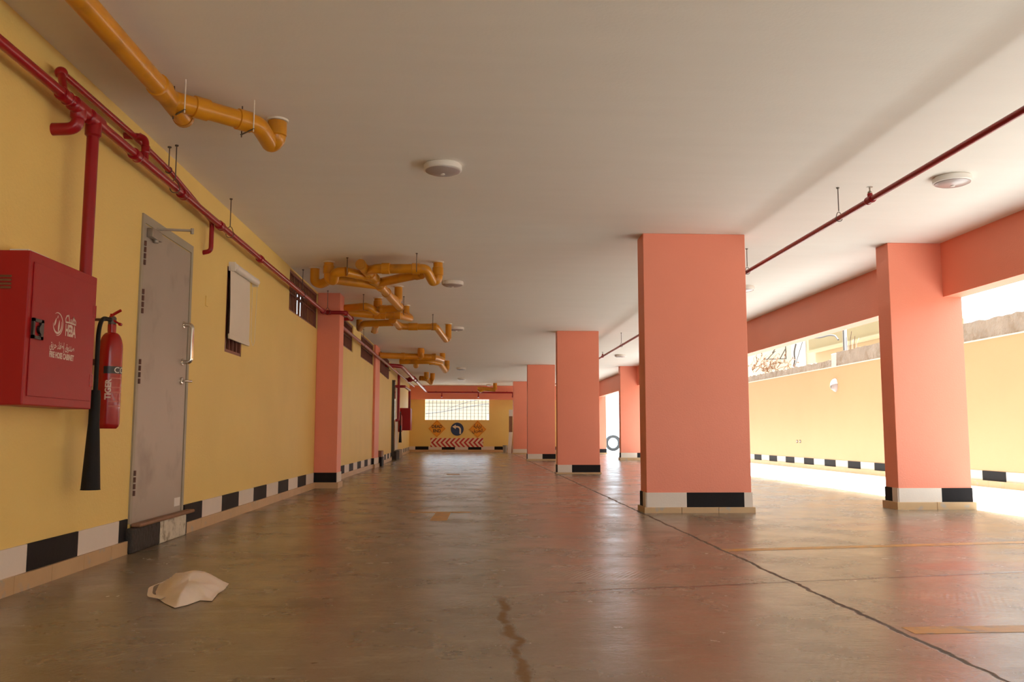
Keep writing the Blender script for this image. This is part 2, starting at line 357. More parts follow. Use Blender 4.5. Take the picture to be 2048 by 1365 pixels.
mb = MB(); band(mb, (XF, -9), (XF, 45), (-1, 0), altern(54, 9+13.01-20*.62125, .62125, 1), .087, .237, kth=.06); st(mb.build('baseboard_right', BANDM, smooth=0))

# ------------------------------------------------------------------ columns
def column(label, x0, x1, y0, y1, fseg, lseg, zb, zt, ztop=H, faces='flr'):
    t = thing('square_column', label, 'column', ((x0+x1)/2, (y0+y1)/2, 0), 'salmon columns along the parking hall', kind='thing')
    mb = MB(); mb.box(x0, x1, y0, y1, 0, ztop); mb.build('shaft', M['pink'], t, bevel=.006, smooth=0)
    mb = MB()
    def face(A, B, nrm, segs):
        A, B, nn = V((*A, 0)), V((*B, 0)), V((*nrm, 0)); d = (B-A).normalized()
        for s0, s1, k in segs:
            c = A+d*((s0+s1)/2)+nn*.004; c.z = (zb+zt)/2; mb.obox(c, d*((s1-s0)/2), nn*.006, (0, 0, (zt-zb)/2), k)
    w, dp = x1-x0, y1-y0
    face((x0, y0), (x1, y0), (0, -1), fseg); face((x0, y1), (x1, y1), (0, 1), fseg)
    if 'l' in faces: face((x0, y0), (x0, y1), (-1, 0), lseg)
    if 'r' in faces: face((x1, y0), (x1, y1), (1, 0), lseg)
    mb.build('painted_band', BANDM, t, smooth=0)
    mb = MB(); p = .03; n = max(1, round((w+2*p)/.4)); tw = (w+2*p)/n
    for i in range(n): mb.box(x0-p+i*tw+(.0015 if i else 0), x0-p+(i+1)*tw-(.0015 if i < n-1 else 0), y0-p, y0, -.02, zb)
    mb.box(x0-p, x0, y0, y1+p, -.02, zb); mb.box(x1, x1+p, y0, y1+p, -.02, zb); mb.box(x0, x1, y1, y1+p, -.02, zb)
    mb.build('plinth', M['kerb'], t, bevel=.004, smooth=0); return t
dpt = .31
column('broad salmon column standing alone nearest the camera, with a white and black band', 1.81, 2.90, 9.02, 9.33, [(0, .412, 0), (.412, 1.01, 1), (1.01, 1.09, 0)], [(0, .15, 0), (.15, .31, 1)], .057, .205)
column('salmon column one bay behind the broadest one, beyond its shaded edge', 1.775, 2.635, 17.85, 18.16, [(0, .29, 0), (.29, .86, 1)], [(0, .31, 1)], .03, .18)
column('salmon column third from the camera in the middle row', 1.745, 2.59, 26.72, 27.03, [(0, .45, 0), (.45, .845, 1)], [(0, .31, 1)], .05, .2)
column('salmon column next to the leaning boards, last of the middle row', 1.735, 2.50, 35.37, 35.68, [(0, .6, 0), (.6, .765, 1)], [(0, .31, 0)], .05, .2)
column('salmon column under the edge beam, glowing brightest with daylight beside the driveway', 4.60, 5.41, 9.33, 9.62, [(0, .47, 0), (.47, .81, 1)], [(0, .12, 0), (.12, .29, 1)], .08, .228)
column('salmon edge column hidden mostly behind the broadest column', 4.62, 5.41, 18.2, 18.5, [(0, .4, 0), (.4, .79, 1)], [(0, .3, 1)], .08, .228)
column('salmon edge column two bays down the driveway side, in front of the tyre', 4.66, 5.41, 27.1, 27.4, [(0, .5, 0), (.5, .75, 1)], [(0, .3, 1)], .08, .228)
column('most distant salmon edge column, partly seen with the tyre past its bright edge', 4.70, 5.56, 35.8, 36.1, [(0, .5, 0), (.5, .86, 1)], [(0, .3, 1)], .05, .2, ztop=H-.003)
t = column('deep red pilaster of the yellow wall with a pipe bending around it', XL, -1.965, 13.19, 13.61, [(0, .335, 1)], [(0, .42, 0)], .0865, .2285, faces='r')
t = column('shallow pink pilaster on the yellow wall with a low block at its foot', XL, -2.25, 20.9, 21.9, [(0, .05, 1)], [(0, .33, 0), (.33, 1.0, 0)], .0865, .2285, faces='r')
tb = thing('low_block', 'low brown and black painted block at the foot of the shallow pilaster', 'block', (-2.2, 22.15, 0))
mb = MB(); mb.box(XL, -2.17, 21.95, 22.45, 0, .23); mb.build('painted_base', M['black_tile'], tb, bevel=.008, smooth=0)
mb = MB(); mb.box(XL, -2.18, 21.96, 22.44, .23, .38); mb.build('upper_half', M['wood'], tb, bevel=.008, smooth=0)

# ------------------------------------------------------------------ steel door
DY0, DY1, DZ0, DZ1 = 6.12, 7.235, .19, 2.335
d1 = thing('door_1', 'tall worn grey steel door with a polished pull handle in the yellow wall', 'door', (XL, 6.68, DZ0), kind='structure')
mb = MB(); fw = .045
mb.box(XL-.02, XL+.012, DY0, DY0+fw, DZ0, DZ1); mb.box(XL-.02, XL+.012, DY1-fw, DY1, DZ0, DZ1); mb.box(XL-.02, XL+.012, DY0+fw, DY1-fw, DZ1-.06, DZ1)
mb.build('door_frame', M['frame_grey'], d1, smooth=0)
mb = MB(); mb.box(XL-.02, XL+.006, DY0+fw+.006, DY1-fw-.006, DZ0-.02, DZ1-.066); leaf = mb.build('door_leaf', M['steel_door'], d1, bevel=.003, smooth=0)
for (px, py) in ((285, 504), (277, 600), (270, 742), (262, 968)):
    z = atX(px, py, XL+.01).z; mb = MB()
    for k in range(4): mb.cyl((XL+.014, DY0+fw, z-.085+k*.045), (XL+.014, DY0+fw, z-.05+k*.045), .011, 10)
    mb.build('hinge', M['hinge'], d1)
mb = MB(); pa = atX(372, 650, XL+.01); pb = atX(364, 722, XL+.01)
ya = 7.08; za, zb_ = 1.665, 1.365
mb.tube(fil([(XL+.005, ya, za), (XL+.075, ya, za), (XL+.075, ya, zb_), (XL+.005, ya, zb_)], .045), .017, 14); mb.lathe([(.028, 0), (.028, .008), (.018, .012)], (XL+.005, ya, za), (1, 0, 0)); mb.lathe([(.028, 0), (.028, .008), (.018, .012)], (XL+.005, ya, zb_), (1, 0, 0))
mb.build('pull_handle', M['chrome'], d1)
zl = atX(362, 762, XL+.02).z
mb = MB(); mb.lathe([(.03, 0), (.03, .012), (.02, .016)], (XL+.006, 7.07, zl), (1, 0, 0)); mb.tube(fil([(XL+.01, 7.07, zl), (XL+.055, 7.07, zl), (XL+.055, 7.165, zl+.004)], .02), .011, 10); mb.build('lever_lock', M['chrome'], d1)
mb = MB(); zc = 2.215; mb.box(XL+.006, XL+.05, 6.21, 6.40, zc-.03, zc+.035); mb.cyl((XL+.03, 6.33, zc-.05), (XL+.03, 6.33, zc+.05), .02, 14)
cl = mb.build('door_closer', M['dull_steel'], d1, bevel=.004)
mb = MB(); mb.obox((XL+.15, 6.355, zc+.055), (.12, .015, 0), (-.002, .012, 0), (0, 0, .007)); mb.cyl((XL+.27, 6.37, zc+.03), (XL+.27, 6.37, zc+.07), .012, 10); mb.build('closer_arm', M['dull_steel'], cl)
mb = MB(); mb.box(XL+.006, XL+.0075, 7.03, 7.16, .235, .3); mb.build('notice_sticker', M['white'], d1, smooth=0)
# threshold step
stp = thing('doorway_step', 'rough black and white painted step with a brown plank below the steel door', 'step', (-2.2, 6.8, 0))
mb = MB(); mb.box(XL, -2.245, 6.06, 6.608, 0, .165); mb.build('black_half', M['step_black'], stp, bevel=.012, smooth=0)
mb = MB(); mb.box(XL, -2.245, 6.608, 7.19, 0, .165); mb.build('white_half', M['step_white'], stp, bevel=.012, smooth=0)
mb = MB(); mb.box(XL, -2.262, 7.19, 7.27, 0, .16); mb.build('black_end', M['step_black'], stp, bevel=.01, smooth=0)
mb = MB(); mb.box(XL+.008, -2.222, 6.15, 7.33, .166, .192); mb.build('wooden_plank', M['wood'], stp, bevel=.01, smooth=0)

# ------------------------------------------------------------------ blind window and grilles
w1_ = thing('window_1', 'small barred window mostly covered by a roller blind', 'window', (XL, 8.6, 1.57), kind='structure')
mb = MB(); y0, y1, z0, z1 = opens[0]
mb.box(XL-.12, XL-.004, y0, y0+.03, z0, z1); mb.box(XL-.12, XL-.004, y1-.03, y1, z0, z1); mb.box(XL-.12, XL-.004, y0, y1, z0, z0+.03); mb.box(XL-.12, XL-.004, y0, y1, z1-.03, z1)
mb.build('window_frame', M['brown_metal'], w1_, smooth=0)
mb = MB()
for k in range(4): mb.box(XL-.04, XL-.02, y0+.1+k*.13, y0+.12+k*.13, z0, z1)
mb.box(XL-.05, XL-.035, y0, y1, z0+.0, z0+.02); mb.build('security_bars', M['brown_metal'], w1_, smooth=0)
bl = thing('roller_blind', 'cream roller blind hanging over the small window past the steel door', 'blind', (XL, 8.7, 1.7))
mb = MB(); mb.cyl((XL+.045, 8.36, 2.385), (XL+.045, 9.24, 2.385), .036, 18); mb.build('roller_tube', M['white'], bl)
for q in ((8.33, 8.36), (9.24, 9.265)):
    mb = MB(); mb.box(XL, XL+.06, q[0], q[1], 2.34, 2.425); mb.build('end_bracket', M['white'], bl, smooth=0)
mb = MB(); n = 14
for i in range(n):
    zt_, zl_ = 2.37-(2.37-1.735)*i/n, 2.37-(2.37-1.735)*(i+1)/n; f = lambda z: XL+.02+.012*math.sin((2.37-z)*3.2)
    mb.add([(f(zt_), 8.325, zt_), (f(zt_), 9.06, zt_), (f(zl_), 9.06, zl_), (f(zl_), 8.325, zl_), (f(zt_)-.003, 8.325, zt_), (f(zt_)-.003, 9.06, zt_), (f(zl_)-.003, 9.06, zl_), (f(zl_)-.003, 8.325, zl_)], [(0, 3, 2, 1), (4, 5, 6, 7), (0, 4, 7, 3), (1, 2, 6, 5)])
mb.build('blind_fabric', M['fabric'], bl, fix=False)
mb = MB(); mb.box(XL+.018, XL+.036, 8.315, 9.07, 1.69, 1.738); mb.build('bottom_rail', M['fabric'], bl, bevel=.004, smooth=0)
mb = MB(); mb.tube(fil([(XL+.05, 9.25, 2.36), (XL+.04, 9.25, 1.75), (XL+.035, 9.2, 1.7), (XL+.03, 9.14, 1.78), (XL+.03, 9.13, 2.35)], .03), .0022, 6); mb.build('pull_cord', M['white'], bl)
def grille(idx, y0, y1, z0, z1, label):
    g = thing('window_%d' % idx, label, 'window', (XL, (y0+y1)/2, z0), kind='structure')
    mb = MB(); x0, x1 = XL-.06, XL-.02
    for a in ((y0, y0+.03, z0, z1), (y1-.03, y1, z0, z1), (y0, y1, z0, z0+.03), (y0, y1, z1-.03, z1)): mb.box(x0, x1, *a)
    mb.build('grille_frame', M['brown_metal'], g, smooth=0)
    mb = MB(); n = int((y1-y0)/.105)
    for k in range(1, n): y = y0+(y1-y0)*k/n; mb.box(XL-.045, XL-.033, y-.009, y+.009, z0, z1)
    mb.box(XL-.055, XL-.025, y0, y1, z0+.24, z0+.265); mb.build('bars', M['brown_metal'], g, smooth=0)
    mb = MB()
    for a in ((y0, y0+.25), (y0+.85, y1)): mb.box(XL-.24, XL-.2, a[0], a[1], z0, z1)
    return g, mb
g, mb = grille(2, *opens[1], 'brown barred vent window under the ceiling before the deep red pilaster')
y0, y1, z0, z1 = opens[1]; mb = MB()
ys_ = [y0, 12.47, 12.64, 12.67, 12.86, y1+.3]
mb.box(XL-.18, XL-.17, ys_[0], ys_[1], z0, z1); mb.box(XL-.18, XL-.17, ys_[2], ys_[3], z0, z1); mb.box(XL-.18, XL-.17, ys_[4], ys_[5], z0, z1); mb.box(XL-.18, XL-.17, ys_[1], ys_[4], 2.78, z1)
mb.build('dark_backing', M['dark_room'], g, smooth=0)  # dark sheet added for the unlit room, gaps left for daylight
for i, o_ in ((3, opens[2]), (4, opens[3])):
    g, mb = grille(i, *o_, ('brown barred vent window just past the deep red pilaster', 'brown barred vent window up against the shallow pilaster')[i-3])
    mb = MB(); mb.box(XL-.2, XL-.17, o_[0], o_[1], o_[2], o_[3]); mb.build('dark_backing', M['dark_room'], g, smooth=0)  # dark sheet closes the opening in place of the room's darkness
g = thing('window_5', 'brown barred vent window past the shallow pilaster', 'window', (XL, 23.8, 2.38), kind='structure')
mb = MB(); 
for k in range(28):
    y = 22.5+k*.105; mb.box(wallx(y)+.005, wallx(y)+.025, y-.011, y+.011, 2.37, 2.89)
mb.box(wallx(23.9)+.0, wallx(23.9)+.028, 22.45, 25.4, 2.60, 2.625); mb.build('bars', M['brown_metal'], g, smooth=0)
mb = MB(); mb.prism([(wallx(22.45)+.003, 22.45, 2.36), (wallx(25.42)+.003, 25.42, 2.36), (wallx(25.42)-.05, 25.42, 2.36), (wallx(22.45)-.05, 22.45, 2.36)], (0, 0, .54)); mb.build('dark_backing', M['dark_room'], g, smooth=0)  # dark sheet on the wall stands for a dark opening

# ------------------------------------------------------------------ fire hose cabinets
def cabinet(label, x1, y0, y1, z0, z1, xw, detail=True):
    c = thing('hose_cabinet', label, 'cabinet', (xw, (y0+y1)/2, z0), 'red hose cabinets on the yellow wall')
    mb = MB(); mb.box(xw, x1, y0, y1, z0, z1); body = mb.build('cabinet_body', M['red_cab'], c, bevel=.006, smooth=0)
    mb = MB(); mb.box(x1, x1+.006, y0+.035, y1-.03, z0+.045, z1-.05); door = mb.build('cabinet_door', M['red_cab'], c, bevel=.002, smooth=0)
    # dark shadow gap is a real groove: a thin rebate frame round the door
    if not detail: return c
    mb = MB()
    for zz in (z0+.16, z1-.2):
        mb = MB(); mb.cyl((x1+.006, y1-.028, zz-.035), (x1+.006, y1-.028, zz+.035), .008, 10); mb.box(x1, x1+.008, y1-.05, y1-.012, zz-.035, zz+.035); mb.build('hinge', M['red_ext'], c)
    p0 = atX(59, 641, x1); p1 = atX(81, 676, x1); yc, zc = (p0.y+p1.y)/2, (p0.z+p1.z)/2; hy, hz = .052, .05
    mb = MB(); mb.box(x1+.006, x1+.018, yc-hy, yc+hy, zc-hz, zc-hz+.016); mb.box(x1+.006, x1+.018, yc-hy, yc+hy, zc+hz-.016, zc+hz); mb.box(x1+.006, x1+.018, yc-hy, yc-hy+.016, zc-hz, zc+hz); mb.box(x1+.006, x1+.018, yc+hy-.026, yc+hy, zc-hz, zc+hz)
    la = mb.build('latch', M['black_plastic'], door, smooth=0)
    mb = MB(); mb.cyl((x1+.008, yc+.022, zc), (x1+.022, yc+.022, zc), .022, 14); mb.build('latch_knob', M['black_plastic'], c)
    mb = MB()
    for k in range(4):
        zz = 1.555-k*.0185; mb.obox((-2.255, y0-.002, zz), (.042, 0, 0), (0, .003, .002), (0, -.001, .0042))
    mb.build('vent_slots', mat('brown_vent_slot', (.16, .065, .03), .6), c, smooth=0)
    X = x1+.0066
    lg = lambda px, py: atX(px, py, X)
    ce = lg(115, 648.5); rr = .062
    def ring(r0, r1, a0, a1, cy=0, cz=0, n=28):
        vs, fs = [], []
        for i in range(n+1):
            t = i/n; a = a0+(a1-a0)*t; th = math.sin(math.pi*t)**.6
            rm = (r0+r1)/2; hw = (r1-r0)/2*th
            for q in (rm-hw, rm+hw): vs.append((X+.0006, ce.y+cy+q*math.cos(a), ce.z+cz+q*math.sin(a)))
        for i in range(n): fs.append((2*i, 2*i+1, 2*i+3, 2*i+2))
        return vs, fs
    mb = MB(); mb.add(*ring(rr*.88, rr, R(125), R(-105))); mb.add(*ring(rr*.66, rr*.84, R(175), R(385)))
    def drop(y, z, h, w, lean=0):
        pts = []
        for i in range(14):
            a = 2*math.pi*i/14; s_ = math.sin(a); pts.append((X+.0006, ce.y+y+w*math.cos(a)*(1-.5*max(0, s_))+lean*s_, ce.z+z+h*s_))
        mb.add(pts, [tuple(range(14))])
    drop(-.024, .009, .022, .008, .009); drop(.016, -.008, .031, .009, .004); drop(.0, .037, .009, .0045, .003)
    mb.build('emblem', M['print'], c, smooth=0, fix=False)
    rev = lambda *h: ''.join(chr(int(q, 16)) for q in h)
    e0, e1 = lg(129, 678), lg(150, 678); z_ = lg(128, 668).z
    text_mesh('HEBA', .083, 'lettering', M['print'], c, (X, (e0.y+e1.y)/2, lg(139, 673).z), (0, 1, 0), (0, 0, 1), bold=.003, maxw=(e1.y-e0.y))
    mb = MB(); w_, h_ = e1.y-e0.y, .055; zb0 = lg(139, 652).z
    def stroke(pts, t=.0042):
        q = [V((X+.0008, e0.y+a*w_, zb0+b*h_)) for a, b in pts]
        for a, b in zip(q, q[1:]):
            d = (b-a).normalized(); nn = V((0, -d.z, d.y))*t; a, b = a-d*t*.6, b+d*t*.6; mb.add([a-nn, b-nn, b+nn, a+nn], [(0, 1, 2, 3)])
    stroke([(.36, .28), (.03, .25), (.0, .55), (.1, .85), (.28, .95), (.36, .5), (.36, .28), (.98, .22), (.98, .5), (.75, .92), (.62, .28)]); stroke([(.52, .28), (.52, .62)]); stroke([(.8, .8), (.8, .26)]); stroke([(.5, .03), (.56, .03)])
    mb.build('lettering', M['print'], c, smooth=0, fix=False)
    e0, e1 = lg(98, 707), lg(147, 716)
    text_mesh('FIRE HOSE CABINET', .041, 'lettering', M['print'], c, (X, (e0.y+e1.y)/2, lg(122, 711).z-.018), (0, 1, 0), (0, 0, 1), bold=.002, maxw=(e1.y-e0.y))
    text_mesh(rev('FED6', 'FEF3', 'FEAE', 'FEA3')+' '+rev('FE80', 'FE8E', 'FED4', 'FEC3', 'FE87')+' '+rev('FED5', 'FEED', 'FEAA', 'FEE8', 'FEBB'), .052, 'lettering', M['print'], c, (X, (e0.y+e1.y)/2, lg(122, 699).z-.001), (0, 1, 0), (0, 0, 1), bold=.001, maxw=(e1.y-e0.y))
    return c
cabinet('red fire hose cabinet with pale lettering beside the steel door', -2.13, 4.285, 5.05, .934, 1.683, XL)
cabinet('small distant red hose cabinet near the end wall corner', -2.07, 30.6, 31.4, .92, 1.69, wallx(31), detail=False)
mb = MB(); mb.box(XL, XL+.03, 4.12, 4.42, 1.70, 1.705); 
mb = MB(); mb.box(XL+.01, XL+.1, 4.40, 4.62, 1.684, 1.712); tag(mb.build('paper_scrap', M['white'], smooth=0), 'scrap of pale paper lying on top of the red hose cabinet', 'paper')

# ------------------------------------------------------------------ extinguishers
def extinguisher(label, cx, cy, zb, xw, detail=True, s=1.):
    r = .068*s; Hh = .70*s
    e = thing('fire_extinguisher', label, 'extinguisher', (cx, cy, zb), 'red fire extinguishers on the yellow wall')
    mb = MB(); hs = .479*s; prof = [(.0, 0), (r*.75, .0), (r*.93, .012), (r, .03), (r, hs)]
    for k in range(1, 9): a = k/8*math.pi/2; prof.append((r*(.36+.64*math.cos(a)), hs+r*1.55*math.sin(a)))
    prof += [(r*.36, hs+r*2.3), (.0, hs+r*2.3)]
    mb.lathe(prof, (cx, cy, zb), n=32); mb.build('cylinder', M['red_ext'], e)
    zt = zb+hs+r*2.3
    mb = MB(); mb.lathe([(.02, 0), (.024, .01), (.024, .045), (.016, .055)], (cx, cy, zt-.005)); mb.cyl((cx, cy-.05, zt+.025), (cx, cy+.03, zt+.025), .012, 12); mb.build('valve', M['rod'], e)
    mb = MB(); mb.tube(fil([(cx-.01, cy-.01, zt+.045), (cx+.015, cy-.01, zt+.065), (cx+.055, cy-.01, zt+.088)], .03), .009, 8); mb.obox((cx, cy-.01, zt+.045), (.008, 0, 0), (0, .01, 0), (0, 0, .02)); mb.obox((cx+.03, cy-.01, zt+.014), (.024, 0, -.014), (0, .009, 0), (.002, 0, .005)); mb.cyl((cx+.052, cy-.02, zt), (cx+.052, cy+.004, zt), .01, 10); mb.build('squeeze_lever', M['red_ext'], e, bevel=.002)
    hx, hy = cx+.03*s, cy-.262*s
    mb = MB(); mb.tube(fil([(cx, cy-.04, zt+.025), (cx+.01, cy-.17, zt+.02), (hx, hy, zt-.06), (hx, hy, zb+.20)], .06), .0125*s, 12); mb.build('hose', M['black_rubber'], e)
    mb = MB(); mb.lathe([(.0, .24), (.026*s, .24), (.03*s, .2), (.03*s, .05), (.034*s, .0), (.052*s, -.325*s), (.055*s, -.33*s), (.047*s, -.33*s), (.028*s, -.05), (.0, -.05)], (hx, hy, zb-.02), n=26); mb.build('discharge_horn', M['black_rubber'], e)
    mb = MB(); mb.box(xw-.004, cx-r*.9, cy-.03, cy+.03, zb+Hh*.55, zb+Hh*.6); mb.build('wall_bracket', M['hinge'], e, smooth=0)
    mb = MB(); mb.box(xw, cx, cy-.1, cy-.085, zt+.01, zt+.025); mb.build('hook_bracket', M['hinge'], e, smooth=0)
    if detail:
        def wrap(z0, th0, rot=False):
            def f(p):
                u, v = (p.x, p.y) if not rot else (-p.y, p.x)
                th = th0+u/r; return V((cx+(r+.0008)*math.sin(th), cy-(r+.0008)*math.cos(th), z0+v))
            return f
        I, J = (1, 0, 0), (0, 1, 0)
        mb = MB(); n = 20; z0 = atX(217, 741, cx).z; vs, fs = [], []
        for i in range(n+1):
            th = R(-8)+(R(190))*i/n
            for zz in (z0-.022, z0+.022): vs.append((cx+(r+.0005)*math.sin(th), cy-(r+.0005)*math.cos(th), zz))
        for i in range(n): fs.append((2*i, 2*i+2, 2*i+3, 2*i+1))
        mb.add(vs, fs); mb.build('label_band', M['black_plastic'], e)
        text_mesh('CO2', .05, 'lettering', M['white'], e, (0, 0, 0), I, J, xs=1.1, bold=0, wrap=wrap(z0-.017, R(88)))
        text_mesh('TIGER', .045, 'lettering', M['print'], e, (0, 0, 0), I, J, xs=1.0, bold=.002, wrap=wrap(atX(209, 780, cx-.02).z, R(30), True))
        pm_ = mat('faded_print', (.50, .10, .08), .4)
        for k in range(7):
            mb = MB(); vs, fs = [], []; zz = z0-.05-k*.028; h_ = .0035
            for i in range(9):
                th = R(22)+R(85)*i/8
                for q in (zz-h_, zz+h_): vs.append((cx+(r+.0006)*math.sin(th), cy-(r+.0006)*math.cos(th), q))
            for i in range(8): fs.append((2*i, 2*i+2, 2*i+3, 2*i+1))
            if k % 3 != 1: mb.add(vs, fs); mb.build('printed_lettering', pm_, e)
    return e
pz = atX(217, 858, -2.2).z
extinguisher('red gas extinguisher with black horn hanging between hose cabinet and steel door', -2.195, 5.445, pz, XL)
extinguisher('distant red extinguisher with dark horn hanging before the small hose cabinet', wallx(29.9)+.11, 29.9, .86, wallx(29.9), detail=False)

# ------------------------------------------------------------------ red fire pipes
def coupling(mb, p, d, L_=.09, r=.04):
    p, d = V(p), V(d).normalized(); mb.tube([p-d*L_/2, p-d*L_*.36, p-d*L_*.34, p+d*L_*.34, p+d*L_*.36, p+d*L_/2], [r*.92, r, r*.9, r*.9, r, r*.92], 14)
XM = -2.17; ZM = 2.59
fm = thing('fire_main_pipe', 'long red fire main running along the top of the yellow wall', 'pipe', (XM, 8, ZM))
mb = MB(); mb.tube(fil([(XM, -6, ZM), (XM, 13.05, ZM+.005), (-1.87, 13.05, ZM+.005), (-1.87, 13.78, ZM+.005), (XM, 13.80, ZM+.005), (XM, 34, ZM+.03)], .06), .028, 16); mb.build('pipe_run', M['red_pipe'], fm)
for yy in (4.62, 5.62, 6.55, 7.55, 9.0, 12.9):
    mb = MB(); coupling(mb, (XM, yy, ZM), (0, 1, 0)); mb.build('pipe_coupling', M['red_pipe'], fm)
for p in ((XM, 13.05), (-1.87, 13.05), (-1.87, 13.76)):
    mb = MB(); coupling(mb, (p[0]+(.06 if p[0] == XM else 0), p[1]+(0 if p[1] < 13.06 and p[0] == XM else .07 if p[1] < 13.06 else -.03), ZM+.005), (1, 0, 0) if p[0] == XM else (0, 1, 0), .06, .038); mb.build('pipe_elbow', M['red_pipe'], fm)
YS = 4.985
mb = MB(); mb.cyl((XM, YS, ZM), (XM, YS, 1.65), .033, 18); mb.build('cabinet_drop', M['red_pipe'], fm)
mb = MB(); mb.tube([(XM, YS-.08, ZM), (XM, YS-.07, ZM), (XM, YS+.07, ZM), (XM, YS+.08, ZM)], [.03, .045, .045, .03], 16); mb.tube([(XM, YS, ZM), (XM, YS, ZM-.09), (XM, YS, ZM-.1)], [.044, .044, .034], 16); mb.build('tee_fitting', M['red_pipe'], fm)
YT = 4.79
mb = MB(); mb.tube(fil([(XM, YT, ZM), (XM, YT, ZM-.12), (XL-.01, YT-.01, ZM-.13)], .075, 8), .034, 18); mb.build('wall_stub', M['red_pipe'], fm)
mb = MB(); mb.tube([(XM, YT-.08, ZM), (XM, YT-.07, ZM), (XM, YT+.07, ZM), (XM, YT+.08, ZM)], [.03, .043, .043, .03], 16); mb.tube([(XM, YT, ZM), (XM, YT, ZM-.06), (XM, YT, ZM-.07)], [.042, .042, .034], 16); mb.build('tee_fitting', M['red_pipe'], fm)
XT = -2.235
mb = MB(); mb.tube(fil([(XM, 4.62, ZM), (XT, 4.70, 2.755), (XT, 5.75, 2.76), (XT, 6.45, 2.735), (XT, 7.53, 2.62), (XT, 7.53, 2.36), (XL-.01, 7.53, 2.345)], .04), [.022]*2+[.022]*200 if False else .020, 14); mb.build('branch_pipe', M['red_pipe'], fm)
mb = MB(); mb.lathe([(.0, -.034)]+[(.034*math.sin(math.pi*k/10), -.034*math.cos(math.pi*k/10)) for k in range(1, 10)]+[(.0, .034)], (XT, 4.705, 2.752), n=16); mb.build('pipe_elbow', M['red_pipe'], fm)
ps = [atX(278, 282, -2.27), atX(300, 287, -2.20), atX(312, 292, -2.17), atX(310, 325, -2.17)]
mb = MB(); yq = 5.78; mb.tube(fil([(XL-.01, yq-.03, 2.765), (XM+.0, yq, 2.765), (XM, yq, ZM)], .05, 8), .023, 14); mb.build('ceiling_stub', M['red_pipe'], fm)
mb = MB(); coupling(mb, (XM, yq, ZM+.09), (0, 0, 1), .05, .03); mb.build('pipe_coupling', M['red_pipe'], fm)
mb = MB(); coupling(mb, (XM-.05, yq, 2.765), (1, 0, 0), .04, .029); mb.build('pipe_coupling', M['red_pipe'], fm)
def hanger(label, x, y, z, r=.033, zc=H, group='pipe hangers'):
    h = thing('pipe_hanger', label, 'hanger', (x, y, zc), group)
    mb = MB(); mb.cyl((x, y, zc+.005), (x, y, z+r+.035), .0045, 8); mb.lathe([(.013, 0), (.013, -.008), (.006, -.012)], (x, y, zc)); mb.build('threaded_rod', M['rod'], h)
    mb = MB(); q = [(x+(r+.004)*math.cos(a)*(1 if math.sin(a) < .2 else .75), y, z+(r+.004)*math.sin(a)*(1 if math.sin(a) < .3 else 1.75)) for a in [2*math.pi*k/20 for k in range(20)]]
    mb.tube(q, .0035, 6, closed=True); mb.build('ring_clip', M['rod'], h); return h
hanger('thin dark rod hanger on the red main just short of the steel door', XM, 6.38, ZM)
hanger('rod hanger on the red main between door closer and roller blind', XM, 7.86, ZM)
hanger('rod hanger on the red main over the first barred vent window', XM, 11.3, ZM)
hanger('rod hanger on the red main in front of the deep red pilaster', XM+.05, 12.98, ZM)
hanger('rod hanger on the red main between the two distant vent windows', XM, 17.8, ZM)
bh = thing('pipe_hanger', 'thin dark rod holding the upper branch pipe close by the wall', 'hanger', (XT, 6.42, H), 'pipe hangers')
mb = MB(); mb.cyl((XT, 6.42, H+.005), (XT, 6.42, 2.74), .0045, 8); mb.lathe([(.014, 0), (.014, -.008), (.006, -.012)], (XT, 6.42, H)); mb.build('threaded_rod', M['rod'], bh)
mb = MB(); mb.tube([(XT+.024*math.cos(a), 6.42, 2.735+.024*math.sin(a)) for a in [2*math.pi*k/16 for k in range(16)]], .0035, 6, closed=True); mb.build('ring_clip', M['rod'], bh)

# sprinkler pipe over the middle bay
XS, ZS = 3.145, 2.645
sp = thing('sprinkler_pipe', 'thin red sprinkler pipe crossing under the pale ceiling beside the driveway columns', 'pipe', (XS, 12, ZS))
mb = MB(); mb.tube([(XS, -6, ZS), (XS, 38.6, ZS)], .022, 14); mb.build('pipe_run', M['red_pipe'], sp)
for yy in (6.63, 13.7, 20.7, 27.8):
    mb = MB(); coupling(mb, (XS, yy, ZS), (0, 1, 0), .1, .032); mb.cyl((XS, yy, ZS), (XS, yy, ZS+.05), .02, 12); ft = mb.build('tee_fitting', M['red_pipe'], sp)
    mb = MB(); mb.lathe([(.012, 0), (.018, .012), (.012, .02), (.006, .025), (.006, .05), (.024, .052), (.024, .056), (.0, .058)], (XS, yy, ZS+.048), n=14); mb.build('sprinkler_head', M['dull_steel'], ft)
for yy, lb in ((7.22, 'rod hanger on the thin sprinkler pipe near the round lamp above the driveway side'), (9.72, 'rod hanger on the sprinkler pipe at the edge of the broadest column'), (18.1, 'rod hanger on the sprinkler pipe in the gap behind the broadest column')):
    hanger(lb, XS, yy, ZS, .026)

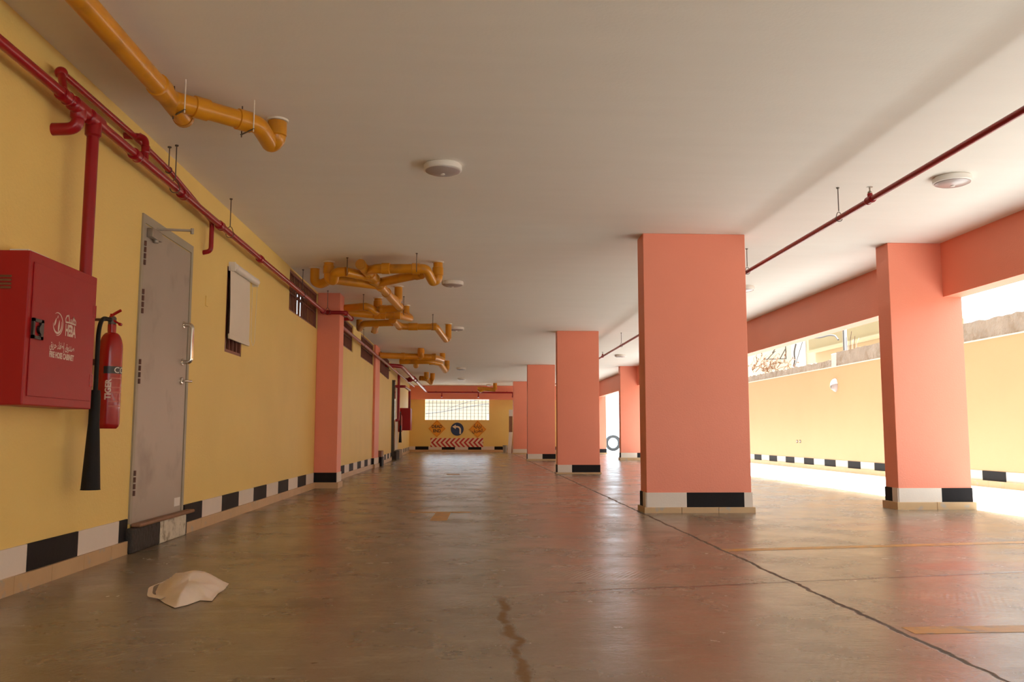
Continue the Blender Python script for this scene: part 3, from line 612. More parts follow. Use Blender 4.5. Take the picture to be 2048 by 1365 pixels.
# big far pipe near the corner, cross pipe along the end beam, second standpipe
XG, ZG = -1.91, 2.66
gp_ = thing('fire_main_pipe', 'thick glossy red pipe swinging out from the wall past the shallow pilaster', 'pipe', (XG, 30, ZG))
mb = MB(); mb.tube(fil([(wallx(23.9)-.02, 23.9, ZG), (XG, 24.3, ZG), (XG, 38.2, ZG-.02)], .16, 8), .055, 18); mb.build('pipe_run', M['red_pipe'], gp_)
for yy in (29.5, 30.6, 35.5):
    mb = MB(); coupling(mb, (XG, yy, ZG), (0, 1, 0), .2, .075); mb.build('flange_coupling', M['red_pipe'], gp_)
mb = MB(); mb.cyl((XG-.3, 30, ZG-.02), (XG, 30, ZG-.02), .05, 14); mb.lathe([(.07, 0), (.07, .1), (.05, .16)], (XG-.15, 30, ZG-.1), n=14); mb.build('valve_body', M['red_pipe'], gp_)
cp_ = thing('sprinkler_pipe', 'dark red pipe with two small heads across the end wall beam', 'pipe', (-.5, 38.4, 2.62))
zc_ = 2.6
mb = MB(); mb.tube([(-1.86, 38.35, zc_), (1.95, 38.35, zc_)], .035, 12); mb.build('pipe_run', M['red_pipe'], cp_)
for xx in (-1.5, .1, 1.6):
    mb = MB(); mb.box(xx-.015, xx+.015, 38.34, 38.66, zc_+.02, zc_+.05); mb.build('beam_bracket', M['rod'], cp_, smooth=0)
for xx in (-1.24, .35, 1.85):
    mb = MB(); mb.cyl((xx, 38.35, zc_), (xx, 38.35, zc_-.12), .025, 10); mb.lathe([(.02, 0), (.035, -.03), (.035, -.09), (.05, -.1), (.0, -.11)], (xx, 38.35, zc_-.11), n=12); mb.build('sprinkler_head', M['red_pipe'], cp_)
sp2 = thing('standpipe', 'red standpipe and crossbar dropping beside the distant doorway', 'pipe', (-2.3, 28.6, 1.5))
xs_ = wallx(28.6)+.12
mb = MB(); mb.tube(fil([(xs_, 28.6, 2.72), (xs_, 28.6, 1.24), (wallx(28.6), 28.55, 1.23)], .05), .045, 12); mb.build('drop_pipe', M['red_pipe'], sp2)
mb = MB(); mb.tube(fil([(wallx(28.6)+.02, 28.6, 2.33), (-2.13, 28.62, 2.33), (-2.13, 31.0, 2.33), (-2.13, 31.0, 1.69)], .06), .045, 12); mb.build('cross_pipe', M['red_pipe'], sp2)

# ------------------------------------------------------------------ yellow drain pipes
PV = 'yellow drain pipe clusters under the ceiling'
def drain(label, loc, runs, collars=(), caps=(), r=.058):
    t = thing('drain_pipes', label, 'drain pipe', loc, PV)
    t.name = 'drain_pipe'
    for nm, pts, f in runs:
        mb = MB(); mb.tube(fil(pts, f, 7), r, 18); mb.build(nm, M['pvc'], t)
    for p, d, *w in collars:
        mb = MB(); q = r*(w[0] if w else 1.16); p = V(p); d = V(d).normalized(); mb.tube([p-d*.05, p-d*.046, p+d*.046, p+d*.05], [r, q, q, r], 18); mb.build('collar', M['pvc'], t)
    for p, d in caps:
        p = V(p); d = V(d).normalized(); mb = MB(); mb.tube([p, p+d*.03], r*1.1, 18); mb.tube([p+d*.03, p+d*.036], r*.8, 14); mb.build('end_cap', M['pvc_dark'], t)
    return t
def ring_at(t, x, y, z=H):
    mb = MB(); mb.lathe([(.075, 0), (.072, -.012), (.058, -.014)], (x, y, z), n=16); mb.build('ceiling_collar', M['bare_pvc'], t)
zt = 2.79
a0, a1 = V((-1.80, 1.5, zt)), V((-1.805, 5.17, zt))
b1 = atZ(500, 245, zt); pc = atZ(555, 240, H)
t = drain('thick yellow drain pipe over the hose cabinet, ending in a hooked trap', (-1.7, 5, zt),
      [('pipe_run', [a0, a1, a1+(b1-a1)*.15, b1], .05), ('cleanout_stub', [a1+V((0, -.12, 0)), a1+V((0, .22, -.02))], .02),
       ('trap', [b1-(b1-a1)*.1, b1+(b1-a1)*.12, V((pc.x-.05, pc.y+.05, 2.755)), V((pc.x, pc.y+.01, 2.78)), V((pc.x, pc.y, H))], .075)],
      [((-1.803, 4.98, zt), (0, 1, 0)), (a1+(b1-a1)*.36, b1-a1), (a1+(b1-a1)*.92, b1-a1), ((pc.x, pc.y, 2.85), (0, 0, 1), 1.1)],
      [(a1+V((0, .22, -.02)), (0, 1, 0))])
ring_at(t, pc.x, pc.y)
mb = MB(); pm = a1+(b1-a1)*.6; nn = V((.35, -.8, .05)); 
def clamp(label, p, d):
    c = thing('pipe_clamp', label, 'clamp', (p.x, p.y, H), 'clamps on the hooked drain pipe'); s = V((d.y, -d.x, 0)).normalized(); p = V(p)
    mb = MB()
    for k in (-1, 1):
        mb = MB(); mb.cyl((p.x+s.x*.075*k, p.y+s.y*.075*k, H+.004), (p.x+s.x*.075*k, p.y+s.y*.075*k, p.z-.085), .004, 8); mb.build('threaded_rod', M['bare_pvc'] if k > 0 else M['rod'], c)
    mb = MB(); mb.obox(p+V((0, 0, -.066)), s*.082, d.normalized()*.006, (0, 0, .002)); mb.build('clamp_strap', M['rod'], c, smooth=0)
clamp('pair of thin rods straddling the yellow pipe at its bend', a1+(b1-a1)*.1+V((0, 0, 0)), b1-a1)
clamp('pair of thin rods straddling the yellow pipe just before its hooked trap', a1+(b1-a1)*.97, b1-a1)

C = atZ
def up(p, z=H): return V((p.x, p.y, z))
# second cluster
A0, A1 = C(722, 530, 2.80), C(799, 614, 2.66)
ad = (A1-A0)
def onA(f): return A0+ad*f
bE = C(832, 538, 2.76); bT = C(876, 524, H); c0 = onA(.38); cE = C(838, 549, 2.76)
dE = C(690, 544, 2.76); dT = C(658, 524, H); eE = C(662, 559, 2.74); eT = C(630, 536, H)
fT = C(797, 573, H); fB = C(783, 587, 2.74)
t = drain('tangle of yellow drain pipes forking from a slanting pipe, beyond the hooked trap', (A0.x, A0.y, 2.8),
  [('pipe_run', [A0, A1], .05),
   ('branch', [onA(.12), C(752, 538, 2.77), bE], .05), ('trap', [bE, bE+(bE-C(752, 538, 2.77)).normalized()*.12, V((bT.x-.06, bT.y, 2.66)), V((bT.x, bT.y, 2.69)), bT], .1),
   ('branch', [c0, cE], .05),
   ('branch', [onA(.26), dE], .05), ('trap', [dE, dE+V((-.12, 0, -.01)), V((dT.x+.06, dT.y, 2.67)), V((dT.x, dT.y, 2.70)), dT], .1),
   ('branch', [onA(.44), eE], .05), ('trap', [eE, V((eT.x+.08, eT.y, 2.70)), V((eT.x, eT.y, 2.73)), eT], .1),
   ('trap', [onA(.72), V((fT.x-.03, fT.y, 2.70)), V((fT.x, fT.y, 2.72)), fT], .08)],
  [(onA(.2), ad, 1.25), (onA(.3), ad, 1.3), (onA(.45), ad, 1.25), (onA(.62), ad), (C(772, 537.5, 2.765), bE-C(752, 538, 2.77)), (bE, (1, 0, 0)), (bT-V((0, 0, .12)), (0, 0, 1)), (dT-V((0, 0, .1)), (0, 0, 1)), (cE, cE-c0)],
  [(A0, -ad), (A1, ad)])
for p in (bT, dT, eT, fT): ring_at(t, p.x, p.y)
# third: row just past the deep red pilaster
hT = C(756, 596, H); iT = C(812, 611, H); jT = C(690, 600, H)
z3 = 2.74
t = drain('low row of stained yellow drain pipes showing past the deep red pilaster', (hT.x, hT.y, 2.74),
  [('pipe_run', [C(689.5, 617, z3), C(735, 613, z3), V((hT.x-.03, hT.y, 2.69)), V((hT.x, hT.y, 2.72)), hT], .1),
   ('pipe_run', [C(689.5, 625, 2.70), C(754, 631, 2.68), C(796, 631, 2.68), V((iT.x+.08, iT.y+.05, 2.70)), V((iT.x, iT.y, 2.76)), iT], .1),
   ('pipe_run', [C(764, 619, 2.72), C(802, 617, 2.72)], .05)],
  [(C(755, 630.5, 2.68), (1, 0, 0)), (C(765, 630.8, 2.68), (1, 0, 0)), (C(795, 631, 2.68), (1, 0, 0)), (C(766, 619, 2.72), (1, 0, 0)), (hT-V((0, 0, .1)), (0, 0, 1))])
for p in (hT, iT): ring_at(t, p.x, p.y)
# fourth
kT = C(719, 640, H); lT = C(897, 648, H); z4 = 2.72; m0, m1 = C(786, 641, 2.72), C(799, 653, 2.70)
t = drain('yellow drain pipe row with a short hanging stub and a small trap at its end', (m0.x, m0.y, 2.72),
  [('pipe_run', [C(785, 646, z4), C(727, 648, z4), V((kT.x, kT.y, 2.74)), kT], .1), ('branch', [m0, m1], .02), ('pipe_run', [m1, C(812, 654, 2.70), C(872, 654, 2.70), V((lT.x-.05, lT.y, 2.60)), V((lT.x, lT.y, 2.63)), lT], .09),
   ('hanging_stub', [C(752, 650, 2.70), C(749, 662, 2.66)], .02)],
  [(C(822, 654, 2.70), (1, 0, 0)), (C(830, 654, 2.70), (1, 0, 0)), (C(868, 654, 2.70), (1, 0, 0)), (m0, m1-m0), (m1, m1-m0)], [(m1, m1-m0), (C(749, 662, 2.66), (0, .3, -1))])
ring_at(t, lT.x, lT.y)
# fifth
z5 = 2.72; nT = C(842, 697, H); oT = C(885, 707, H); qT = C(894, 722, H)
t = drain('farther double row of yellow drain pipes above the thick red pipe', (nT.x, nT.y, 2.72),
  [('pipe_run', [C(758, 711, z5), C(806, 713, z5), C(866, 714.5, z5), V((oT.x, oT.y, 2.74)), oT], .1), ('trap', [C(842, 714, z5), V((nT.x, nT.y, 2.76)), nT], .05),
   ('pipe_run', [C(800, 723.5, 2.70), C(858, 723, 2.70), C(880, 727, 2.68), V((qT.x-.05, qT.y, 2.62)), V((qT.x, qT.y, 2.66)), qT], .09), ('hanging_stub', [C(832, 724, 2.70), C(832, 732, 2.62)], .02)],
  [(C(806, 713, z5), (1, 0, 0)), (C(838, 714, z5), (1, 0, 0)), (C(868, 714.5, z5), (1, 0, 0)), (C(862, 724, 2.7), (1, 0, 0)), (nT-V((0, 0, .08)), (0, 0, 1))], r=.075)
for p in (nT, oT, qT): ring_at(t, p.x, p.y)
# sixth and seventh
z6 = 2.72; rT = C(853, 745, H)
t = drain('short yellow drain pipe piece with a drooping trap beyond the thick red pipe', (rT.x, rT.y, 2.72),
  [('pipe_run', [C(840, 757, z6), C(853, 757.5, z6), V((rT.x, rT.y, 2.74)), rT], .08), ('trap', [C(853, 757.5, z6), C(862, 766, 2.62), C(865, 757, 2.74), up(C(865, 757, 2.74))], .08)], [(C(852, 757, z6), (1, 0, 0))], r=.085)
t = drain('small yellow drain pipe in front of the end wall beam', (.6, 36.5, 2.74),
  [('pipe_run', [atY(955, 778, 36.6), atY(991, 780, 36.6)], .02), ('trap', [atY(957, 778, 36.6), atY(961, 782, 36.6), atY(966, 779, 36.6)], .05), ('riser', [atY(990, 780, 36.6), up(atY(990, 780, 36.6), H+.01)], .02)], [(atY(966, 779, 36.6), (1, 0, 0))], r=.085)
for i, (px, py, zz, lb) in enumerate(((834, 535, 2.76, 'thin pale rod holding the upper fork of the tangled pipes'), (696, 543, 2.76, 'thin dark rod beside the wall-side trap of the tangled pipes'), (728, 613, 2.74, 'dark rod on the low row of stained drain pipes'), (808, 622, 2.70, 'rod at the far end of the slanting drain pipe'), (866, 654, 2.70, 'dark rod beside the small trap of the drain row'))):
    p = C(px, py, zz); mb = MB(); mb.cyl((p.x, p.y-.08, H+.004), (p.x, p.y-.08, p.z-.07), .005, 8); mb.lathe([(.013, 0), (.013, -.008), (.005, -.012)], (p.x, p.y-.08, H), n=10)
    tag(mb.build('hanger_rod', M['rod']), lb, 'hanger', 'rods holding the drain pipes')

# ------------------------------------------------------------------ ceiling lamps
def lamp(label, x, y, r=.15):
    l = thing('ceiling_lamp', label, 'lamp', (x, y, H), 'round ceiling lamps')
    mb = MB(); mb.lathe([(r*.94, .002), (r, -.008), (r, -.045), (r*.96, -.05), (r*.9, -.05)], (x, y, H), n=40); mb.build('lamp_rim', M['white'], l)
    mb = MB(); mb.lathe([(r*.92, -.046), (r*.9, -.055), (r*.72, -.066), (r*.4, -.073), (.0, -.076)], (x, y, H), n=40); c = mb.build('lamp_cover', M['lampglass'], l)
    mb = MB(); mb.lathe([(r*.12, -.073), (r*.12, -.08), (.0, -.082)], (x, y, H), n=14); mb.build('centre_cap', M['white'], c)
for lb, px, py in (('round ceiling lamp on its own between the hooked drain pipe and the broadest column', 885.5, 341), ('round ceiling lamp next to the end of the tangled drain pipes', 905.5, 570), ('round ceiling lamp showing behind the small trap of the drain row', 913, 659.5), ('farther round ceiling lamp, first of the close pair over the driving lane', 922, 739), ('farther round ceiling lamp, second of the close pair over the driving lane', 923, 759.5), ('tiny round lamp closest to the end wall beam', 979, 771.5)):
    p = atZ(px, py, H-.045); lamp(lb, p.x, p.y)
for lb, px, py in (('round ceiling lamp between the sprinkler pipe and the edge beam', 1905, 365), ('round ceiling lamp half hidden by the edge of the broadest column', 1488, 580), ('round ceiling lamp seen between the two rows of columns', 1241, 713.5)):
    p = atZ(px, py, H-.045); lamp(lb, p.x, p.y)

# ------------------------------------------------------------------ far doorway
d2 = thing('door_2', 'distant pale hinged door with a dark projecting jamb', 'door', (wallx(28.5), 28.5, .1), kind='structure')
mb = MB(); x0 = wallx(27.3); mb.box(x0-.05, x0+.09, 27.15, 27.45, .12, 2.45); mb.build('door_jamb', M['glass_dark'], d2, smooth=0)
mb = MB(); mb.prism([(wallx(27.45)+.03, 27.45, .22), (wallx(30)+.03, 30, .22), (wallx(30)-.02, 30, .22), (wallx(27.45)-.02, 27.45, .22)], (0, 0, 2.1)); mb.build('door_leaf', M['fabric'], d2, smooth=0)
for z in (.55, 1.0, 1.5, 2.1):
    mb = MB(); mb.cyl((wallx(27.8)+.04, 27.8, z-.08), (wallx(27.8)+.04, 27.8, z+.08), .022, 8); mb.build('hinge', M['hinge'], d2)
mb = MB(); mb.box(wallx(30.2)+.0, wallx(30.2)+.05, 30.1, 30.3, 1.7, 2.28); mb.build('vent_slot', M['glass_dark'], d2, smooth=0)
s2 = thing('doorway_step', 'small black and grey step under the distant pale door', 'step', (wallx(28.5), 28.5, 0))
mb = MB(); mb.box(wallx(28)-.03, wallx(28)+.16, 27.4, 28.6, 0, .26); mb.build('black_half', M['step_black'], s2, bevel=.01, smooth=0)
mb = MB(); mb.box(wallx(29.5)-.03, wallx(29)+.16, 28.6, 30.1, 0, .28); mb.build('grey_half', M['conc_rough'], s2, bevel=.01, smooth=0)

# ------------------------------------------------------------------ end wall: bars, signs, odds and ends
w6 = thing('window_6', 'wide barred opening in the end wall looking out to daylight', 'window', (-.55, YB, WZ0), kind='structure')
mb = MB(); n = 17
for k in range(1, n): x = WX0+(WX1-WX0)*k/n; mb.cyl((x, YB+.1, WZ0-.01), (x, YB+.1, WZ1+.01), 0.009, 6)
for k in range(1, 6): z = WZ0+(WZ1-WZ0)*k/6; mb.cyl((WX0-.01, YB+.1, z), (WX1+.01, YB+.1, z), .008, 6)
mb.build('bars', M['rod'], w6)
mb = MB(); mb.box(WX1-.03, WX1+.005, YB-.002, YB+.2, WZ0, WZ1); mb.build('white_reveal', M['white'], w6, smooth=0)
def sgn(name, label, pts, material, y=YB-.025):
    t = thing(name, label, 'sign', (sum(p[0] for p in pts)/len(pts), y, min(p[1] for p in pts)))
    mb = MB(); mb.prism([(x, y, z) for x, z in pts], (0, .022, 0)); mb.build('sign_plate', material, t, smooth=0); return t
def diamond(cx, cz, h): return [(cx+h, cz), (cx, cz+h), (cx-h, cz), (cx, cz-h)]
sY = YB-.025
for cx, cz, nm, lb in ((-1.456, 1.03, 'diamond_sign', 'orange diamond sign reading DEAD END on the end wall'), (.335, 1.005, 'diamond_sign', 'orange diamond sign with Arabic lettering on the end wall')):
    t = sgn(nm, lb, diamond(cx, cz, .385), M['sign_orange'])
    mb = MB(); h0, h1 = .355, .335
    o_ = diamond(cx, cz, h0); i_ = diamond(cx, cz, h1)
    mb.add([(x, sY-.0015, z) for x, z in o_+i_], [(k, (k+1) % 4, (k+1) % 4+4, k+4) for k in range(4)]); mb.build('border_line', M['pvc_dark'], t, smooth=0, fix=False)
    if cx < 0:
        text_mesh('DEAD', .19, 'lettering', M['lettering'], t, (cx, sY-.002, cz+.03), (1, 0, 0), (0, 0, 1), bold=.006, maxw=.46)
        text_mesh('END', .19, 'lettering', M['lettering'], t, (cx, sY-.002, cz-.16), (1, 0, 0), (0, 0, 1), bold=.006, maxw=.34)
    else:
        rev = lambda *h: ''.join(chr(int(q, 16)) for q in h)
        text_mesh(rev('FE94', 'FEF3', 'FE8E', 'FEEC', 'FEE7'), .21, 'lettering', M['lettering'], t, (cx, sY-.002, cz+.07), (1, 0, 0), (0, 0, 1), bold=.003, maxw=.36)
        text_mesh(rev('FED6', 'FEF3', 'FEAE', 'FEC4', 'FEDF', 'FE8D'), .21, 'lettering', M['lettering'], t, (cx, sY-.002, cz-.12), (1, 0, 0), (0, 0, 1), bold=.003, maxw=.46)
cx, cz, rr = -.567, 1.01, .285
t = sgn('round_sign', 'round blue sign with a pale arrow turning to one side', [(cx+rr*math.cos(2*math.pi*k/40), cz+rr*math.sin(2*math.pi*k/40)) for k in range(40)], M['sign_blue'])
mb = MB(); q = []
for k in range(9): a = R(90)-R(90)*k/8; q.append((cx+.02+.14*math.cos(a)-.01, cz-.03+.14*math.sin(a)+.005))
outer = [(-.06, .14)] + [(.0+.17*math.cos(R(90)-R(90)*k/8), -.03+.17*math.sin(R(90)-R(90)*k/8)) for k in range(9)] + [(.17, -.21), (.10, -.21)] + [(.0+.10*math.cos(R(90)*k/8), -.03+.10*math.sin(R(90)*k/8)) for k in range(9)] + [(-.06, .07)]
mb.prism([(cx+x, sY-.003, cz+z) for x, z in outer], (0, .002, 0)); mb.prism([(cx+x, sY-.003, cz+z) for x, z in ((-.06, .20), (-.06, .0), (-.22, .105))], (0, .002, 0)); mb.build('arrow', M['sign_white'], t, smooth=0)
x0, x1, z0, z1 = -1.735, .58, .225, .615
t = sgn('chevron_board', 'long low board of red and white chevrons under the signs', [(x0, z0), (x1, z0), (x1, z1), (x0, z1)], M['sign_white'])
mb = MB(); zm = (z0+z1)/2; hh = (z1-z0)/2; pitch = (x1-x0)/11.3; bw = pitch*.48
def clipq(poly):
    def cl(p, f, inter):
        out = []
        for i in range(len(p)):
            a, b = p[i-1], p[i]
            if f(b):
                if not f(a): out.append(inter(a, b))
                out.append(b)
            elif f(a): out.append(inter(a, b))
        return out
    ix = lambda X: (lambda a, b: (X, a[1]+(b[1]-a[1])*(X-a[0])/(b[0]-a[0])))
    p = cl(poly, lambda q: q[0] >= x0, ix(x0)); return cl(p, lambda q: q[0] <= x1, ix(x1)) if p else p
for k in range(-1, 12):
    xa = x0+k*pitch+.02
    for s in (1, -1):
        p = clipq([(xa, zm), (xa+bw, zm), (xa+bw+hh*.95, zm+s*hh), (xa+hh*.95, zm+s*hh)])
        if len(p) > 2: mb.prism([(x, sY-.003, z) for x, z in p], (0, .002, 0))
mb.build('chevron_stripes', M['sign_red'], t, smooth=0)
lb_ = thing('leaning_board', 'tall white board standing against the last middle column', 'board', (1.62, 37.5, 0))
mb = MB(); mb.obox((1.70, 37.45, .44), (.075, 0, 0), (0, .03, 0), (.03, .04, .44)); mb.build('board_panel', M['board_white'], lb_, bevel=.006, smooth=0)
lb2 = thing('leaning_board', 'brown board with a pale top leaning behind the white board', 'board', (1.74, 37.8, 0))
mb = MB(); mb.obox((1.74, 37.7, .78), (.075, 0, 0), (0, .02, 0), (.0, .05, .78)); mb.build('board_panel', M['board_brown'], lb2, bevel=.004, smooth=0)
mb = MB(); mb.obox((1.745, 37.775, 1.70), (.08, 0, 0), (0, .02, 0), (.0, .012, .14)); mb.build('board_top', M['board_white'], lb2, bevel=.004, smooth=0)
bk = thing('plastic_bucket', 'small grey bucket standing by the end wall beside the boards', 'bucket', (1.52, 38.2, 0))
mb = MB(); mb.lathe([(.0, .0), (.085, 0), (.1, .3), (.107, .3), (.107, .315), (.097, .315), (.082, .02), (.0, .02)], (1.52, 38.2, 0), n=22); mb.build('bucket_shell', M['bucket'], bk)
mb = MB(); mb.tube([(1.52+.105*math.cos(a), 38.2, .30-.09*math.sin(a)) for a in [math.pi*k/10 for k in range(11)]], .004, 6); mb.build('bucket_handle', M['rod'], bk)

# ------------------------------------------------------------------ plastic bag on the floor
out = [atZ(311, 1186, 0), atZ(318, 1171, .0), atZ(334, 1160, .0), V((-1.50, 4.98, 0)), V((-1.36, 4.98, 0)), V((-1.28, 4.86, 0)), atZ(449, 1181, 0), atZ(436, 1189, 0), atZ(424, 1204, 0), atZ(400, 1203, 0), atZ(375, 1212, 0), atZ(350, 1218, 0), atZ(330, 1209, 0), atZ(313, 1197, 0)]
out = [V((p.x, p.y, 0)) for p in out]
cen = sum(out, V())/len(out); cen.x -= .01
nr, na = 14, len(out)*5; vs = [(cen.x, cen.y, .075)]; fs = []
from mathutils import noise as mnoise
def edge_dist(p):
    best = 9
    for a, b in zip(out, out[1:]+out[:1]):
        ab = b-a; t = max(0, min(1, (p-a).dot(ab)/ab.dot(ab))); best = min(best, (p-a-ab*t).length)
    return best
def outline(u):
    n = len(out); f = u*n; i = int(f) % n; t = f-int(f); return out[i].lerp(out[(i+1) % n], t)
rng = random.Random(3); fold = [rng.uniform(-1, 1) for _ in range(40)]
for i in range(1, nr+1):
    t = i/nr
    for j in range(na):
        u = j/na; p = cen.lerp(outline(u), t); a = 2*math.pi*u
        d = edge_dist(p); z = .078*(1-math.exp(-(d/.075)**1.3)) + .016*mnoise.noise(V((p.x*9, p.y*9, 1.3)))*min(1, d/.05) + .009*abs(mnoise.noise(V((p.x*16-p.y*9, p.y*5, 4.1))))*min(1, d/.04)
        vs.append((p.x, p.y, max(.003, z)))
for j in range(na): fs.append((0, 1+j, 1+(j+1) % na))
for i in range(nr-1):
    for j in range(na): o_ = 1+i*na; fs.append((o_+j, o_+na+j, o_+na+(j+1) % na, o_+(j+1) % na))
fs.append(tuple(1+(nr-1)*na+j for j in range(na)))
bag = thing('plastic_bag', 'crumpled whitish plastic bag lying on the concrete floor', 'bag', (cen.x, cen.y, 0))
mb = MB(); mb.add(vs, fs); mb.build('bag_body', M['bag'], bag, smooth=60)
mb = MB(); q0, q1, q2, q3 = atZ(299, 1192, .008), atZ(302, 1174, .032), atZ(330, 1164, .04), atZ(326, 1197, .014)
loop = fil([q3, q0, q1, q2], .03, 5); w = V((.0, .0, .0))
for a, b in zip(loop, loop[1:]):
    s = V((.009, .010, .003)); mb.add([a-s, a+s, b+s, b-s, a-s+V((0, 0, .002)), a+s+V((0, 0, .002)), b+s+V((0, 0, .002)), b-s+V((0, 0, .002))], [(0, 1, 2, 3), (4, 7, 6, 5), (0, 4, 5, 1), (2, 6, 7, 3), (1, 5, 6, 2), (0, 3, 7, 4)])
mb.build('bag_handle', M['bag'], bag)

# ------------------------------------------------------------------ outside: driveway, boundary wall
mb = MB(); mb.box(XB1, 14, -30, 75, -.26, -.012); mb.box(-3, XB1, YB+.3, 75, -.26, -.012); mb.box(-3, XB1, -30, -9, -.26, -.012); st(mb.build('driveway_ground', M['driveway'], smooth=0))
mb = MB(); mb.box(XF, XF+.22, -30, 45, -.02, 2.29); st(mb.build('wall_right', M['yellow_out'], smooth=0))
mb = MB(); mb.box(XF-.012, XF+.2, -30, 45, 2.29, 2.312); st(mb.build('trim_3', M['white_tile'], smooth=0))
def coping(name, y0, y1, top, rough_, material, amp):
    mb = MB(); n = int((y1-y0)/.12); r_ = random.Random(int(y0*10)); vs, fs = [], []
    for i in range(n+1):
        y = y0+(y1-y0)*i/n; z = top+r_.uniform(-amp, amp); x = XF+r_.uniform(0, .02)
        vs += [(x, y, 2.312), (x+r_.uniform(0, .015), y, z), (XF+.2, y, z+r_.uniform(-amp, amp)), (XF+.2, y, 2.312)]
    for i in range(n):
        o_ = i*4
        for k in range(4): fs.append((o_+k, o_+(k+1) % 4, o_+4+(k+1) % 4, o_+4+k))
    fs += [(0, 1, 2, 3), (n*4+3, n*4+2, n*4+1, n*4)]
    mb.add(vs, fs); return st(mb.build(name, material, smooth=25))
coping('trim_4', -30, 19.05, 2.615, .02, M['conc_rough'], .012)
coping('trim_5', 19.25, 45, 2.475, .02, M['conc_rough'], .02)
mb = MB(); mb.box(XF-.015, XF+.2, 19.03, 19.27, 2.3, 2.6); tag(mb.build('mortar_pier', M['conc_pale'], bevel=.02), 'whitish plaster pier breaking the coping at the foot of the grey pole', 'pier')
pl = thing('utility_pole', 'thin grey pole rising behind the boundary wall', 'pole', (XF+.4, 19.4, 2.3))
mb = MB(); mb.cyl((XF+.4, 19.45, -.02), (XF+.4, 19.45, 7), .05, 12); mb.build('pole_shaft', M['pole'], pl)
mb = MB(); mb.tube(fil([atX(1676.5, 680, 8.45), atX(1671, 672, 8.5), atX(1660, 670.5, 8.6), atX(1640, 676, 8.8), atX(1600, 676, 9.2)], .4, 8), .02, 8); mb.build('pole_cable', M['wire'], pl)
mb = MB(); mb.tube(fil([(XF+.36, 19.40, 2.35), (XF+.34, 19.38, 2.7), (XF+.36, 19.42, 3.4)], .2, 6), .014, 6); mb.build('riser_cable', M['wire'], pl)
for k in range(6):
    y = 18.75-k*.1; mb = MB(); h_ = (.33, .2, .42, .25, .3, .24)[k]; mb.tube([(XF+.12, y, 2.55), (XF+.13, y+.015, 2.6+h_*.5), (XF+.125+.02*(k%2), y-.04*(k%3), 2.6+h_)], .0055, 6)
    tag(mb.build('rebar_rod', M['pole'] if k % 2 else M['hinge']), 'rusty reinforcing rod sticking up from the coping beside the pole', 'rod', 'rusty rods standing in the coping')
wl = thing('bulkhead_lamp', 'white hooded bulkhead lamp on the sunlit boundary wall', 'lamp', (XF, 19.35, 1.9))
p = atX(1671.5, 772, XF); cy_, cz_ = p.y, p.z
mb = MB(); vs, fs = [], []; nn_ = 12
for i in range(nn_+1):
    ph = math.pi/2*i/nn_
    for j in range(24):
        a = 2*math.pi*j/24; cut = 1.0
        vs.append((XF-.10*math.sin(ph), cy_+.10*math.cos(ph)*math.cos(a), cz_+.14*math.cos(ph)*math.sin(a)))
for i in range(nn_):
    for j in range(24): fs.append((i*24+j, i*24+(j+1) % 24, (i+1)*24+(j+1) % 24, (i+1)*24+j))
mb.add(vs, fs); mb.build('lamp_cover', M['lampglass'], wl)
mb = MB(); vs, fs = [], []
for i in range(nn_+1):
    ph = math.pi/2*i/nn_
    for j in range(15):
        a = R(-35)+R(200)*j/14
        vs.append((XF-.115*math.sin(ph), cy_+.115*math.cos(ph)*math.cos(a), cz_+.155*math.cos(ph)*math.sin(a)))
for i in range(nn_):
    for j in range(14): fs.append((i*15+j, i*15+j+1, (i+1)*15+j+1, (i+1)*15+j))
mb.add(vs, fs); o = mb.build('lamp_hood', M['white'], wl, fix=False); sd = o.modifiers.new('solid', 'SOLIDIFY'); sd.thickness = .006
so = thing('wall_outlet', 'small pair of dark outlet holes low on the boundary wall', 'outlet', (XF, 21.9, .6))
for px in (1594.5, 1600.5):
    p = atX(px, 883.5, XF); mb = MB(); mb.box(XF-.006, XF, p.y-.045, p.y+.045, p.z-.035, p.z+.035); q = mb.build('outlet_box', M['hinge'], so, bevel=.003, smooth=0)
    mb = MB(); mb.box(XF-.008, XF-.004, p.y-.02, p.y+.02, p.z-.018, p.z+.018); mb.build('outlet_face', M['white'], q, smooth=0)

# neighbour houses
nb_ = thing('neighbour_house', 'cream house with an upper storey coloured tan as shade past the boundary wall', 'building', (12, 23, 0))
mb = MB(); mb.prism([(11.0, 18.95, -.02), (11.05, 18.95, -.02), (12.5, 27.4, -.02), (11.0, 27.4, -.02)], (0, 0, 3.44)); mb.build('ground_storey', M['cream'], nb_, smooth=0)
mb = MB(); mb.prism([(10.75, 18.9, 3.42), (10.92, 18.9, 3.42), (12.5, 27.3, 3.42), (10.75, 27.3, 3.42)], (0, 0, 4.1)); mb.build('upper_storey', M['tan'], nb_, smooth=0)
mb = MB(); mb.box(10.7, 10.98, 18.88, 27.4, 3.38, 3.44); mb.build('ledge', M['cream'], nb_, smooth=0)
mb = MB(); mb.box(10.7, 10.76, 18.95, 19.3, 3.5, 4.6); mb.build('shutter', M['cream'], nb_, smooth=0)
nb2 = thing('neighbour_house', 'pale cream house wall glowing behind the dry vines', 'building', (13, 35, 0))
mb = MB(); mb.box(12.2, 14.3, 27.6, 44, -.02, 7.5); mb.build('house_wall', M['cream'], nb2, smooth=0)
mb = MB(); mb.cyl((12.15, 29.2, 0), (12.15, 29.2, 7), .05, 8); mb.build('downpipe', M['pole'], nb2)
mb = MB(); mb.box(12.16, 12.2, 31.2, 32.6, 2.9, 4.4); mb.build('window_pane', M['pole'], nb2, smooth=0)
